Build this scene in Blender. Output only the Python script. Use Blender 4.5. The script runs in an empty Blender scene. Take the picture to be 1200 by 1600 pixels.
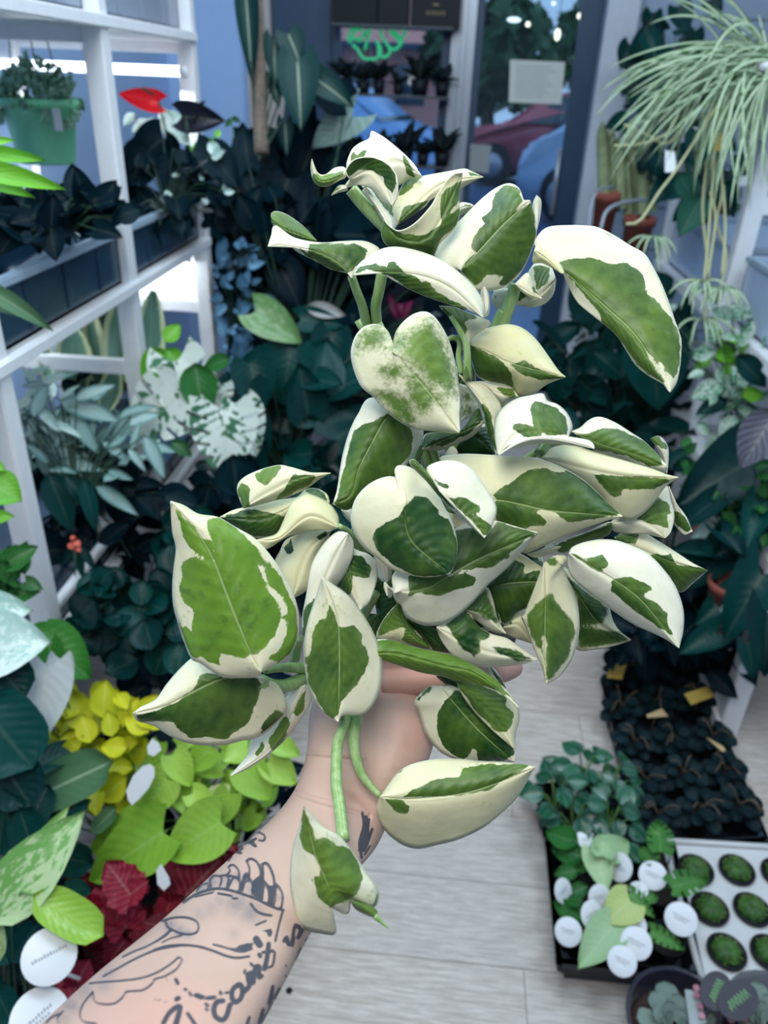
import bpy, bmesh, math, random
import numpy as np
from mathutils import Vector, Matrix

random.seed(7)
rng = np.random.default_rng(7)
SC = bpy.context.scene
COL = SC.collection

# ------------------------------------------------------------------ camera
FPX = 1202.0                      # focal length in pixels of the 1200 x 1600 frame
EYE = np.array([0.0, 0.0, 1.5])
_d = np.array([-90.0, 2150.0, FPX]); _d /= np.linalg.norm(_d)       # straight down, in camera axes
_a = np.array([120.0, -667.0, FPX]); _a -= _d * (_a @ _d); _a /= np.linalg.norm(_a)   # along the aisle
_r = np.cross(_d, _a)
RW = np.array([_r, _a, -_d])      # world = RW @ camera axes (x right, y down, z forward)
cd = bpy.data.cameras.new('camera'); cam = bpy.data.objects.new('camera', cd); COL.objects.link(cam)
cd.sensor_fit = 'VERTICAL'; cd.sensor_height = 36.0; cd.lens = 36.0 * FPX / 1600.0
cd.clip_start = 0.02; cd.clip_end = 200
cd.dof.use_dof = True; cd.dof.focus_distance = 0.47; cd.dof.aperture_fstop = 8.5
_m = np.eye(4); _m[:3, 0] = RW @ [1, 0, 0]; _m[:3, 1] = RW @ [0, -1, 0]; _m[:3, 2] = RW @ [0, 0, -1]; _m[:3, 3] = EYE
cam.matrix_world = Matrix(_m.tolist()); SC.camera = cam

# ------------------------------------------------------------------ world and light
SC.view_settings.view_transform = 'Standard'; SC.view_settings.look = 'None'
SC.view_settings.gamma = 1.0; SC.view_settings.use_curve_mapping = False
SC.view_settings.exposure = 0.0
wd = bpy.data.worlds.new('daylight'); SC.world = wd; wd.use_nodes = True
_bg = wd.node_tree.nodes['Background']
_bg.inputs[0].default_value = (0.46, 0.68, 1.0, 1); _bg.inputs[1].default_value = 1.05
def area(name, loc, aim, size, power, color, size_y=None):
    l = bpy.data.lights.new(name, 'AREA'); l.energy = power; l.color = color; l.size = size
    if size_y: l.shape = 'RECTANGLE'; l.size_y = size_y
    o = bpy.data.objects.new(name, l); COL.objects.link(o); o.location = loc
    o.rotation_euler = (Vector(aim) - Vector(loc)).to_track_quat('-Z', 'Y').to_euler()
    return o
# unseen overhead lamps added: key just behind the camera, bluish fills around the aisle
area('near_key_light', (-0.25, -0.15, 2.45), (0.0, 0.45, 1.1), 0.9, 20, (1.0, 0.97, 0.90), 0.6)
area('aisle_fill_light', (0.1, 2.3, 2.8), (0.1, 2.3, 0.0), 0.9, 16, (0.80, 0.90, 1.0), 1.2)
area('left_fill_light', (-0.55, 1.0, 2.75), (-0.9, 1.7, 0.7), 0.8, 29, (0.62, 0.83, 1.0), 1.0)
area('right_fill_light', (1.0, 1.2, 2.75), (0.9, 1.5, 0.2), 0.8, 22, (0.70, 0.88, 1.0), 0.8)
area('back_fill_light', (0.1, -1.0, 2.75), (0.1, 1.0, 0.8), 1.2, 7, (0.70, 0.85, 1.0), 0.6)

# ------------------------------------------------------------------ helpers: pixels of the photograph to places in the shop
def ray(x, y): return RW @ (np.array([x - 600.0, y - 800.0, FPX]) / FPX)
def rays(xy):
    xy = np.asarray(xy, float)
    return np.stack([(xy[:, 0] - 600) / FPX, (xy[:, 1] - 800) / FPX, np.ones(len(xy))], 1) @ RW.T
def P(x, y, D): return EYE + ray(x, y) * D
def PZ(x, y, z): v = ray(x, y); return EYE + v * ((z - EYE[2]) / v[2])
def PX(x, y, X): v = ray(x, y); return EYE + v * (X / v[0])
def PY(x, y, Y): v = ray(x, y); return EYE + v * (Y / v[1])
def depth(p): return float(RW[:, 2] @ (np.asarray(p) - EYE))

def tag(o, label=None, cat=None, group=None, kind=None):
    if label: o['label'] = label
    if cat: o['category'] = cat
    if group: o['group'] = group
    if kind: o['kind'] = kind
    return o
def empty(name, loc, label, cat, group=None):
    o = bpy.data.objects.new(name, None); COL.objects.link(o); o.location = [float(v) for v in loc]
    o.empty_display_size = 0.02
    return tag(o, label, cat, group)
def link(name, me, parent=None, mat=None, kind=None):
    o = bpy.data.objects.new(name, me); COL.objects.link(o)
    if parent is not None:
        o.parent = parent
        t = Vector((0, 0, 0)); q = parent
        while q is not None: t += q.location; q = q.parent
        o.location = -t                                     # mesh data is in world coordinates
    if mat is not None and len(me.materials) == 0: me.materials.append(mat)
    if kind: o['kind'] = kind
    return o
def mesh(name, v, f, smooth=True):
    me = bpy.data.meshes.new(name); me.from_pydata([tuple(map(float, p)) for p in v], [], [tuple(q) for q in f])
    if smooth: me.polygons.foreach_set('use_smooth', [True] * len(me.polygons))
    me.update(); return me
def attr(me, name, vals, typ='FLOAT'):
    a = me.attributes.new(name, typ, 'POINT')
    a.data.foreach_set('value' if typ == 'FLOAT' else 'vector', np.asarray(vals, np.float32).ravel())
class MB:
    """collects boxes, tubes and lathes into one mesh"""
    def __init__(s): s.v = []; s.f = []
    def add(s, v, f):
        b = len(s.v); s.v += [tuple(map(float, p)) for p in v]; s.f += [tuple(i + b for i in q) for q in f]; return s
    def box(s, a, b, bev=0.0):
        bm = bmesh.new(); bmesh.ops.create_cube(bm, size=1)
        a = np.array(a, float); b = np.array(b, float); c = (a + b) / 2; d = np.abs(b - a)
        for q in bm.verts: q.co = Vector((c[0] + q.co.x * d[0], c[1] + q.co.y * d[1], c[2] + q.co.z * d[2]))
        if bev > 0: bmesh.ops.bevel(bm, geom=bm.edges[:], offset=min(bev, d.min() * 0.4), segments=2, affect='EDGES')
        bm.verts.index_update()
        s.add([q.co[:] for q in bm.verts], [[q.index for q in p.verts] for p in bm.faces]); bm.free(); return s
    def tube(s, pts, rad, n=8, cap=True):
        pts = np.asarray(pts, float); m = len(pts); rad = np.broadcast_to(np.asarray(rad, float), (m,))
        t = np.gradient(pts, axis=0); t /= np.linalg.norm(t, axis=1)[:, None] + 1e-12
        up = np.array([0, 0, 1.0]) if abs(t[0] @ [0, 0, 1]) < 0.9 else np.array([1.0, 0, 0])
        nx = np.cross(up, t[0]); nx /= np.linalg.norm(nx); V = []
        for i in range(m):
            nx = nx - t[i] * (nx @ t[i]); nx /= np.linalg.norm(nx) + 1e-12; ny = np.cross(t[i], nx)
            for k in range(n):
                a = 2 * math.pi * k / n; V.append(pts[i] + rad[i] * (math.cos(a) * nx + math.sin(a) * ny))
        F = [(i * n + k, i * n + (k + 1) % n, (i + 1) * n + (k + 1) % n, (i + 1) * n + k) for i in range(m - 1) for k in range(n)]
        if cap: F += [tuple(range(n))[::-1], tuple((m - 1) * n + k for k in range(n))]
        return s.add(V, F)
    def lathe(s, prof, c, n=20, ax=None, cap=False):
        c = np.asarray(c, float); V = []
        z = np.array([0, 0, 1.0]) if ax is None else np.asarray(ax, float) / np.linalg.norm(ax)
        x = np.cross([0, 1.0, 0] if abs(z[1]) < 0.9 else [1.0, 0, 0], z); x /= np.linalg.norm(x); y = np.cross(z, x)
        for r, h in prof:
            for k in range(n):
                a = 2 * math.pi * k / n; V.append(c + h * z + r * (math.cos(a) * x + math.sin(a) * y))
        m = len(prof)
        F = [(i * n + k, i * n + (k + 1) % n, (i + 1) * n + (k + 1) % n, (i + 1) * n + k) for i in range(m - 1) for k in range(n)]
        if cap: F += [tuple(range(n))[::-1], tuple((m - 1) * n + k for k in range(n))]
        return s.add(V, F)
    def build(s, name, mat, parent=None, smooth=True, kind=None):
        return link(name, mesh(name, s.v, s.f, smooth), parent, mat, kind)

# ------------------------------------------------------------------ material helpers
def newmat(name):
    m = bpy.data.materials.new(name); m.use_nodes = True; nt = m.node_tree; nt.nodes.clear()
    o = nt.nodes.new('ShaderNodeOutputMaterial'); b = nt.nodes.new('ShaderNodeBsdfPrincipled')
    nt.links.new(b.outputs[0], o.inputs[0]); return m, nt, b, o
class G:
    """short-hand for building node graphs"""
    def __init__(s, nt): s.nt = nt
    def _in(s, sock, v):
        if isinstance(v, bpy.types.NodeSocket): s.nt.links.new(v, sock)
        elif v is not None:
            if sock.type == 'RGBA' and isinstance(v, (tuple, list)) and len(v) == 3: v = (*v, 1)
            sock.default_value = v
    def math(s, op, a, b=None, c=None, clamp=False):
        n = s.nt.nodes.new('ShaderNodeMath'); n.operation = op; n.use_clamp = clamp
        for i, v in enumerate((a, b, c)):
            if v is not None: s._in(n.inputs[i], v)
        return n.outputs[0]
    def mix(s, f, a, b, mode='MIX'):
        n = s.nt.nodes.new('ShaderNodeMix'); n.data_type = 'RGBA'; n.blend_type = mode
        s._in(n.inputs[0], f); s._in(n.inputs[6], a); s._in(n.inputs[7], b); return n.outputs[2]
    def ss(s, v, lo, hi, a=0.0, b=1.0):
        n = s.nt.nodes.new('ShaderNodeMapRange'); n.interpolation_type = 'SMOOTHSTEP'
        for i, q in enumerate((v, lo, hi, a, b)): s._in(n.inputs[i], q)
        return n.outputs[0]
    def noise(s, scale, detail=3, rough=0.5, vec=None, dist=0.0):
        n = s.nt.nodes.new('ShaderNodeTexNoise'); n.inputs['Scale'].default_value = scale
        n.inputs['Detail'].default_value = detail; n.inputs['Roughness'].default_value = rough; n.inputs['Distortion'].default_value = dist
        if vec is not None: s.nt.links.new(vec, n.inputs['Vector'])
        return n.outputs[0]
    def attr(s, name):
        n = s.nt.nodes.new('ShaderNodeAttribute'); n.attribute_name = name; return n
    def xyz(s, v):
        n = s.nt.nodes.new('ShaderNodeSeparateXYZ'); s.nt.links.new(v, n.inputs[0]); return n.outputs
    def coord(s, k='Object'): return s.nt.nodes.new('ShaderNodeTexCoord').outputs[k]
    def mapv(s, v, sc=(1, 1, 1), rot=(0, 0, 0)):
        n = s.nt.nodes.new('ShaderNodeMapping'); n.inputs['Scale'].default_value = sc; n.inputs['Rotation'].default_value = rot
        s.nt.links.new(v, n.inputs[0]); return n.outputs[0]
    def bump(s, h, strength=0.3, dist=0.001):
        n = s.nt.nodes.new('ShaderNodeBump'); n.inputs['Strength'].default_value = strength; n.inputs['Distance'].default_value = dist
        s.nt.links.new(h, n.inputs['Height']); return n.outputs[0]
    def geo(s, k): return s.nt.nodes.new('ShaderNodeNewGeometry').outputs[k]
    def rnd(s): return s.nt.nodes.new('ShaderNodeObjectInfo').outputs['Random']
def plain(name, col, rough=0.5, spec=0.5, metal=0.0, var=0.12, scale=30, alpha=None, trans=None, emit=None, bump=0.0):
    """a painted, plastic or clay surface: base colour broken by slight noise"""
    m, nt, b, o = newmat(name); g = G(nt)
    n = g.noise(scale, 4, 0.6, g.coord())
    d = tuple(c * (1 - var * 2) for c in col); l = tuple(min(1, c * (1 + var)) for c in col)
    nt.links.new(g.mix(n, d, l), b.inputs['Base Color'])
    b.inputs['Roughness'].default_value = rough; b.inputs['Specular IOR Level'].default_value = spec; b.inputs['Metallic'].default_value = metal
    if alpha is not None: b.inputs['Alpha'].default_value = alpha
    if trans is not None: b.inputs['Transmission Weight'].default_value = trans; b.inputs['IOR'].default_value = 1.25
    if emit: b.inputs['Emission Color'].default_value = (*emit[0], 1); b.inputs['Emission Strength'].default_value = emit[1]
    if bump: nt.links.new(g.bump(n, bump, 0.003), b.inputs['Normal'])
    return m
# ------------------------------------------------------------------ the shop: floor, walls, window, door
def mat_plank():
    m, nt, b, o = newmat('grey_wood_plank'); g = G(nt); co = g.coord('Generated'); r = g.rnd()
    oc = g.coord(); add = nt.nodes.new('ShaderNodeVectorMath'); add.operation = 'ADD'
    cb = nt.nodes.new('ShaderNodeCombineXYZ'); nt.links.new(g.math('MULTIPLY', r, 37.0), cb.inputs[0]); nt.links.new(g.math('MULTIPLY', r, 11.0), cb.inputs[1])
    nt.links.new(oc, add.inputs[0]); nt.links.new(cb.outputs[0], add.inputs[1])
    n1 = g.noise(6, 6, 0.65, g.mapv(add.outputs[0], (2.4, 24, 1)), 0.5); n2 = g.noise(14, 4, 0.6, g.mapv(add.outputs[0], (1.4, 34, 1)))
    c = g.mix(g.ss(n1, 0.3, 0.72), (0.42, 0.355, 0.305), (0.70, 0.625, 0.565)); c = g.mix(g.ss(n2, 0.55, 0.8, 0, 0.45), c, (0.30, 0.26, 0.235))
    c = g.mix(g.math('MULTIPLY', r, 0.25), c, (0.5, 0.49, 0.49))
    nt.links.new(c, b.inputs['Base Color']); b.inputs['Roughness'].default_value = 0.42; b.inputs['Specular IOR Level'].default_value = 0.4
    nt.links.new(g.bump(n1, 0.12, 0.001), b.inputs['Normal']); return m
M_PLANK = mat_plank()
M_SUB = plain('floor_screed', (0.10, 0.10, 0.11), 0.8)
M_WHITE = plain('white_rack_paint', (0.84, 0.84, 0.85), 0.42, var=0.05)
M_WALLB = plain('pale_blue_wall', (0.46, 0.65, 0.95), 0.7, var=0.04, scale=3)
M_WALLG = plain('grey_block_paint', (0.36, 0.46, 0.58), 0.6, var=0.06, scale=12)
M_NAVY = plain('navy_wall_paint', (0.010, 0.016, 0.034), 0.6)
M_FRAME = plain('slate_frame_paint', (0.022, 0.058, 0.115), 0.45, var=0.1)
M_ALU = plain('aluminium_mullion', (0.40, 0.44, 0.50), 0.35, metal=0.5, var=0.05)
M_BEIGE = plain('beige_door_trim', (0.56, 0.50, 0.45), 0.5, var=0.05)
def mat_glass():
    m, nt, b, o = newmat('window_glass'); t = nt.nodes.new('ShaderNodeBsdfTransparent'); t.inputs[0].default_value = (0.80, 0.88, 0.93, 1)
    gl = nt.nodes.new('ShaderNodeBsdfGlossy'); gl.inputs['Roughness'].default_value = 0.02; gl.inputs['Color'].default_value = (.9, .95, 1, 1)
    mx = nt.nodes.new('ShaderNodeMixShader'); mx.inputs[0].default_value = 0.07
    nt.links.new(t.outputs[0], mx.inputs[1]); nt.links.new(gl.outputs[0], mx.inputs[2]); nt.links.new(mx.outputs[0], o.inputs[0]); return m
M_GLASS = mat_glass()
def struct(o): o['kind'] = 'structure'; return o
floor = struct(MB().box((-1.5, -1.6, -0.06), (1.7, 4.2, -0.005)).build('floor', M_SUB, smooth=False))
pm = {}
for i, y in enumerate(np.arange(0.0, 4.2, 0.18)):
    off = [-0.35, 0.25, -0.75][i % 3]; x = -1.5
    cuts = [-1.5] + [c for c in (off - 1.2, off, off + 1.2) if -1.5 < c < 1.7] + [1.7]
    for a, b2 in zip(cuts[:-1], cuts[1:]):
        MB().box((a + .0006, y + .0006, -0.005), (b2 - .0006, min(y + .1794, 4.199), 0.0), 0.0008).build('plank', M_PLANK, floor, smooth=False)
FY = 4.2
def xz(x, y, Y=FY): p = PY(x, y, Y); return p[0], p[2]
# front wall: pale panel, trim, dark frame, window, mullion, door, pier
wf = struct(MB().box((-1.5, FY, 0), (-1.02, FY + .12, 2.9)).build('wall_front', M_WALLB, smooth=False))
struct(MB().box((-1.02, FY - .05, 0), (-0.90, FY + .12, 2.9), .004).build('trim_1', M_BEIGE, smooth=False))
struct(MB().box((-0.90, FY - .02, 0), (-0.62, FY + .12, 2.9), .006).build('trim_2', M_FRAME, smooth=False))
struct(MB().box((-0.62, FY, 0), (-0.06, FY + .12, xz(620, 292)[1])).build('wall_under_window', M_NAVY, smooth=False))
w1 = struct(MB().box((-0.62, FY, xz(620, 292)[1]), (-0.06, FY + .1, xz(620, 282)[1]), .004).box((-0.62, FY, 1.05), (-0.585, FY + .1, 2.9), .004).box((-0.10, FY, 1.05), (-0.06, FY + .1, 2.9), .004).build('window_1', M_FRAME, smooth=False))
MB().box((-0.585, FY + .05, 1.07), (-0.10, FY + .056, 2.9)).build('pane', M_GLASS, w1, smooth=False)
mu = struct(MB().box((-0.06, FY - .03, 0), (-0.012, FY + .1, 2.9), .004).box((-0.012, FY - .06, 0), (0.008, FY + .1, 2.9), .003).box((0.008, FY - .03, 0), (0.05, FY + .1, 2.9), .004).build('trim_3', M_ALU, smooth=False))
d1 = struct(MB().box((0.05, FY, 0), (0.085, FY + .05, 2.5), .004).box((0.52, FY, 0), (0.62, FY + .05, 2.5), .004).box((0.05, FY, 0), (0.62, FY + .05, .12), .004).box((0.05, FY, 2.42), (0.62, FY + .05, 2.9), .004).build('door_1', M_FRAME, smooth=False))
MB().box((0.085, FY + .02, .12), (0.52, FY + .026, 2.42)).build('pane', M_GLASS, d1, smooth=False)
MB().tube([(0.50, FY - .05, .95), (0.50, FY - .05, 1.25)], .012).tube([(0.50, FY - .05, .97), (0.50, FY + .01, .97)], .008).tube([(0.50, FY - .05, 1.23), (0.50, FY + .01, 1.23)], .008).build('handle', M_ALU, d1)
struct(MB().box((0.62, FY - .10, 0), (0.76, FY + .12, 2.9), .006).build('trim_4', plain('white_pier_paint', (0.62, 0.67, 0.74), 0.55, var=0.05), smooth=False))
wr = struct(MB().box((0.76, FY + .01, 0), (1.7, FY + .12, 2.9)).build('wall_front_right', plain('mortar', (0.30, 0.34, 0.40), 0.8), smooth=False))
for r in range(15):
    for c in range(3):
        x0 = 0.76 + c * .40 - (.2 if r % 2 else 0); x1 = x0 + .394
        x0 = max(x0, .765); x1 = min(x1, 1.7)
        if x1 - x0 > .05: MB().box((x0, FY - .008 + .004 * ((r + c) % 2), r * .2 + .003), (x1, FY + .02, r * .2 + .197), .004).build('block', M_WALLG, wr, smooth=False)
struct(MB().box((-1.5, -1.6, 0), (-1.42, FY, 2.9)).build('wall_left', M_WALLB, smooth=False))
struct(MB().box((1.62, -1.6, 0), (1.7, FY, 2.9)).build('wall_right', plain('pale_lilac_wall', (0.66, 0.72, 0.84), 0.7, var=0.04, scale=3), smooth=False))

M_CEIL = plain('grey_ceiling_paint', (.22, .25, .30), .8, var=.03)
struct(MB().box((-1.6, -1.7, 2.9), (1.8, FY + .3, 3.0)).build('ceiling', M_CEIL, smooth=False)); struct(MB().box((-1.5, -1.7, 0), (1.7, -1.6, 2.9)).build('wall_back', M_CEIL, smooth=False))
# ------------------------------------------------------------------ outside the window
struct(MB().box((-14, FY + .12, -.08), (14, 40, -.02)).build('pavement', plain('wet_pavement', (0.07, 0.16, 0.31), 0.35, var=0.3, scale=2), smooth=False))
M_TIRE = plain('tyre_rubber', (0.012, 0.013, 0.016), 0.7); M_CARGL = plain('car_glass', (0.03, 0.05, 0.07), 0.08, spec=0.9); M_HEAD = plain('headlamp_lens', (0.8, 0.85, 0.9), 0.1)
def car(loc, rz, col, label, s=1.0):
    t = empty('car', loc, label, 'car', 'cars parked outside'); t.rotation_euler = (0, 0, rz)
    prof = [(-2.05, .30), (-2.1, .55), (-2.0, .86), (-1.75, .96), (-1.15, 1.36), (-.6, 1.47), (.3, 1.46), (.62, 1.36), (1.15, .98), (1.85, .86), (2.08, .66), (2.1, .35), (1.95, .24), (-1.95, .24)]
    bm = bmesh.new()
    f = bm.faces.new([bm.verts.new((x, -.82, z)) for x, z in prof]); ex = bmesh.ops.extrude_face_region(bm, geom=[f])
    for v in ex['geom']:
        if isinstance(v, bmesh.types.BMVert): v.co.y = .82
    for v in bm.verts:
        if v.co.z > 1.0: v.co.y *= .78
    bmesh.ops.recalc_face_normals(bm, faces=bm.faces[:]); bmesh.ops.bevel(bm, geom=bm.edges[:], offset=.07, segments=2, affect='EDGES')
    me = bpy.data.meshes.new('body'); bm.to_mesh(me); bm.free(); me.polygons.foreach_set('use_smooth', [True] * len(me.polygons))
    me.materials.append(plain('car_paint_' + label.split()[0], col, 0.25, spec=.7, var=.03))
    def part(name, mb, mat):
        m2 = mesh(name, mb.v, mb.f, False); m2.materials.append(mat); o = bpy.data.objects.new(name, m2); COL.objects.link(o); o.parent = t; return o
    o = bpy.data.objects.new('body', me); COL.objects.link(o); o.parent = t
    for sx in (-1, 1):
        part('window', MB().add([(-1.0, sx * .70, 1.32), (-.45, sx * .66, 1.42), (-.42, sx * .80, .98), (-1.3, sx * .80, .98)], [(0, 1, 2, 3)]), M_CARGL)
        part('window', MB().add([(-.36, sx * .66, 1.42), (.28, sx * .66, 1.41), (.85, sx * .80, 1.0), (-.34, sx * .80, .98)], [(0, 1, 2, 3)]), M_CARGL)
        for x in (-1.3, 1.32):
            w = part('wheel', MB().lathe([(.0, -.1), (.31, -.1), (.34, -.06), (.34, .06), (.31, .1), (0, .1)], (x, sx * .78, .33), 20, (0, 1, 0)), M_TIRE)
            h = MB().lathe([(0, -.105), (.19, -.105), (.2, .105), (0, .105)], (x, sx * .79, .33), 14, (0, 1, 0)); m2 = mesh('hub_cap', h.v, h.f); m2.materials.append(M_ALU); ho = bpy.data.objects.new('hub_cap', m2); COL.objects.link(ho); ho.parent = w
        part('headlamp', MB().box((1.9, sx * .5 - .16, .62), (2.08, sx * .5 + .16, .76), .03), M_HEAD)
    part('windshield', MB().add([(.40, -.60, 1.42), (.40, .60, 1.42), (1.10, .74, 1.03), (1.10, -.74, 1.03)], [(0, 1, 2, 3)]), M_CARGL)
    part('rear_window', MB().add([(-1.14, -.6, 1.36), (-1.14, .6, 1.36), (-1.72, .74, .99), (-1.72, -.74, .99)], [(3, 2, 1, 0)]), M_CARGL)
    return t
car((-1.9, 12.6, 0), -.25, (0.25, 0.47, 0.84), 'pale blue hatchback seen through the shelved shop window')
car((2.1, 15.0, 0), 2.9, (0.55, 0.10, 0.13), 'red hatchback parked beyond the glass door')
car((2.9, 10.4, 0), -.7, (0.45, 0.60, 0.82), 'white hatchback nearer the glass door than the red one')
bld = empty('building', (-3.0, 27, 0), 'low building across the street with pink hipped roof', 'building')
M_BRK = plain('pink_wall', (0.75, 0.32, 0.27), 0.8, var=.15); M_ROOF = plain('pink_roof_tile', (0.95, 0.38, 0.31), 0.8, var=.2, scale=4)
MB().box((-7, 27, 0), (-.7, 33, 2.6)).build('wall', M_BRK, bld, smooth=False)
MB().add([(-7.6, 26.4, 2.5), (-.1, 26.4, 2.5), (-.1, 33.6, 2.5), (-7.6, 33.6, 2.5), (-5.5, 30, 4.6), (-2.2, 30, 4.6)], [(0, 1, 5, 4), (1, 2, 5), (2, 3, 4, 5), (3, 0, 4), (3, 2, 1, 0)]).build('roof', M_ROOF, bld, smooth=False)
MB().box((-7.7, 26.3, 2.38), (0, 33.7, 2.52)).build('eave', M_FRAME, bld, smooth=False)
for x in (-5.2, -3.6, -2.0): MB().box((x, 26.95, .9), (x + .9, 27.02, 2.0)).build('window', M_CARGL, bld, smooth=False)
MB().box((-1.6, 26.94, 1.45), (-1.0, 27.02, 1.75)).build('lit_sign', plain('lit_sign', (.9, .75, .65), .5, emit=((1, .75, .6), .5)), bld, smooth=False)

# window shelves with dark potted succulents, boxes and a neon sign
def arr(n, f): return [f(i) for i in range(n)]
M_DARKPOT = plain('black_plastic_pot', (0.006, 0.008, 0.012), 0.5, spec=.25); M_SHELF = plain('dark_shelf_board', (0.06, 0.07, 0.085), 0.5)
SY = FY - .10
zs = [xz(620, y, SY)[1] for y in (40, 148, 256)]
for k, z in enumerate(zs):
    tag(MB().box((-0.60, SY - .06, z - .012), (-0.05, SY + .09, z), .002).build('window_shelf', M_SHELF, smooth=False), ['top dark board shelf in the shop window, carrying boxes', 'middle dark board shelf in the shop window, carrying pots', 'bottom dark board shelf in the shop window, under the blue car'][k], 'shelf', 'window shelves')
# ------------------------------------------------------------------ leaves of the plants standing around
def leafgeo(kind):
    """unit leaf: base at the origin, tip at (0, 1, 0), face up +Z; returns vertices, faces, (u, w)"""
    nu, nv = {'monstera': (25, 4), 'heart': (11, 3), 'arrow': (12, 3), 'round': (10, 3), 'begonia': (14, 4), 'frond': (15, 2), 'strap': (12, 2), 'snake': (10, 3)}.get(kind, (9, 3))
    V, UW = [], []
    for i in range(nu):
        u = i / (nu - 1)
        for j in range(-nv, nv + 1):
            w = j / nv; a = abs(w); y = u; z = 0.0
            if kind == 'ovate': h = .30 * math.sin(math.pi * u ** .78) ** .85; z = .10 * a * a - .22 * u * u
            elif kind == 'lance': h = .15 * math.sin(math.pi * u ** .75) ** .8; z = .05 * a * a - .30 * u * u
            elif kind == 'oblong': h = .25 * (1 - abs(2 * u - 1) ** 3.2) ** .6; z = .08 * a * a - .12 * u * u
            elif kind == 'strap': h = .055 * math.sin(math.pi * min(1, u * .82 + .18)) ** .5; z = .02 * a * a - .25 * u * u
            elif kind == 'snake': h = .16 * math.sin(math.pi * min(1, u * .86 + .12)) ** .7; z = .05 * a * a + .02 * math.sin(u * 9)
            elif kind == 'round': h = .46 * math.sin(math.pi * u) ** .55; z = .14 * a * a * (1 - u * .5) - .20 * (u - .3) ** 2 - .03 * math.cos(a * 9)
            elif kind in ('heart', 'monstera'):
                h = .44 * math.sin(math.pi * (u * .93 + .07) ** .62) ** .8 if u < 1 else 0.0
                y = u - .20 * a ** 1.4 * (1 - u) ** 2.2 * 1.0; z = .12 * a * a - .25 * u * u
            elif kind == 'arrow':
                h = .34 * math.sin(math.pi * (u * .9 + .1) ** .6) ** .8 if u < 1 else 0.0
                y = u - .42 * a ** 1.2 * (1 - u) ** 2; z = .14 * a * a - .22 * u * u
            elif kind == 'begonia':
                h = .52 * math.sin(math.pi * (u * .92 + .08) ** .7) ** .7 * (1 + .10 * math.sin(u * 26)) if u < 1 else 0.0
                y = u - .22 * a ** 1.3 * (1 - u) ** 2; z = .10 * a * a + .035 * math.sin(u * 18 + a * 5) * a - .10 * u * u
            elif kind == 'frond':
                h = .20 * math.sin(math.pi * u ** .8) ** .7 * (1.0 if i % 2 else .30); z = .05 * a - .25 * u * u; y = u + .05 * a
            V.append((h * w, y, z)); UW.append((u, w, 0))
    n = 2 * nv + 1; F = []
    for i in range(nu - 1):
        for j in range(n - 1):
            if kind == 'monstera' and 3 < i < nu - 4 and i % 4 == 0 and (j < 2 or j > n - 4): continue
            F.append((i * n + j, i * n + j + 1, (i + 1) * n + j + 1, (i + 1) * n + j))
    return V, F, UW
_LG = {}
def leafmesh(kind, mat):
    k = (kind, mat.name)
    if k not in _LG:
        V, F, UW = leafgeo(kind); me = mesh('leaf_' + kind, V, F); attr(me, 'luv', UW, 'FLOAT_VECTOR'); me.materials.append(mat); _LG[k] = me
    return _LG[k]
def leafmat(name, a, b, second=None, pat='plain', rough=0.38, spec=0.32, trans=0.12, rib=0.16, amt=1.0, var=0.35):
    """a .. b: range of the leaf green; second: colour of its pattern"""
    m, nt, bs, o = newmat(name); g = G(nt); luv = g.xyz(g.attr('luv').outputs['Vector']); u, w = luv[0], luv[1]; aw = g.math('ABSOLUTE', w); r = g.rnd()
    cb = nt.nodes.new('ShaderNodeCombineXYZ'); nt.links.new(g.math('ADD', u, g.math('MULTIPLY', r, 40.0)), cb.inputs[0]); nt.links.new(g.math('MULTIPLY', w, .5), cb.inputs[1]); nt.links.new(r, cb.inputs[2])
    v = cb.outputs[0]; n = g.noise(5, 4, .6, v); n2 = g.noise(9, 4, .65, v)
    ve = g.math('SINE', g.math('MULTIPLY', g.math('SUBTRACT', g.math('MULTIPLY', u, 8.0), g.math('MULTIPLY', aw, 2.6)), 6.283))
    k = g.math('ADD', g.math('ADD', g.math('MULTIPLY', r, .6), g.math('MULTIPLY', n, .5)), g.math('MULTIPLY', ve, .03))
    c = g.mix(k, a, b)
    if second:
        if pat == 'albo': f = g.math('MAXIMUM', g.ss(g.math('ADD', g.noise(3.2, 3, .5, v), g.math('MULTIPLY', ve, .05)), .40, .46), 0.0)
        elif pat == 'edge': f = g.ss(g.math('ADD', aw, g.math('MULTIPLY', g.math('SUBTRACT', n, .5), .4)), .62, .78)
        elif pat == 'rib': f = g.ss(g.math('ADD', aw, g.math('MULTIPLY', g.math('SUBTRACT', n2, .5), .35)), .5, .15)
        elif pat == 'splash': f = g.ss(g.math('ADD', n2, g.math('MULTIPLY', w, .10)), .46, .54)
        elif pat == 'veins': f = g.ss(ve, .55, .95)
        elif pat == 'stripe': f = g.ss(aw, .45, .25)
        else: f = g.ss(n2, .4, .6)
        c = g.mix(g.math('MULTIPLY', f, amt), c, second)
    c = g.mix(g.math('MULTIPLY', g.ss(aw, .09, .02), rib), c, g.mix(.5, b, (.75, .85, .6)))
    nt.links.new(c, bs.inputs['Base Color']); bs.inputs['Roughness'].default_value = rough; bs.inputs['Specular IOR Level'].default_value = spec
    nt.links.new(g.bump(g.math('ADD', g.math('MULTIPLY', ve, .12), n), .25, .004), bs.inputs['Normal'])
    if trans:
        t = nt.nodes.new('ShaderNodeBsdfTranslucent'); nt.links.new(g.mix(.5, c, b), t.inputs[0]); mx = nt.nodes.new('ShaderNodeMixShader'); mx.inputs[0].default_value = trans
        nt.links.new(bs.outputs[0], mx.inputs[1]); nt.links.new(t.outputs[0], mx.inputs[2]); nt.links.new(mx.outputs[0], o.inputs[0])
    return m
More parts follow.
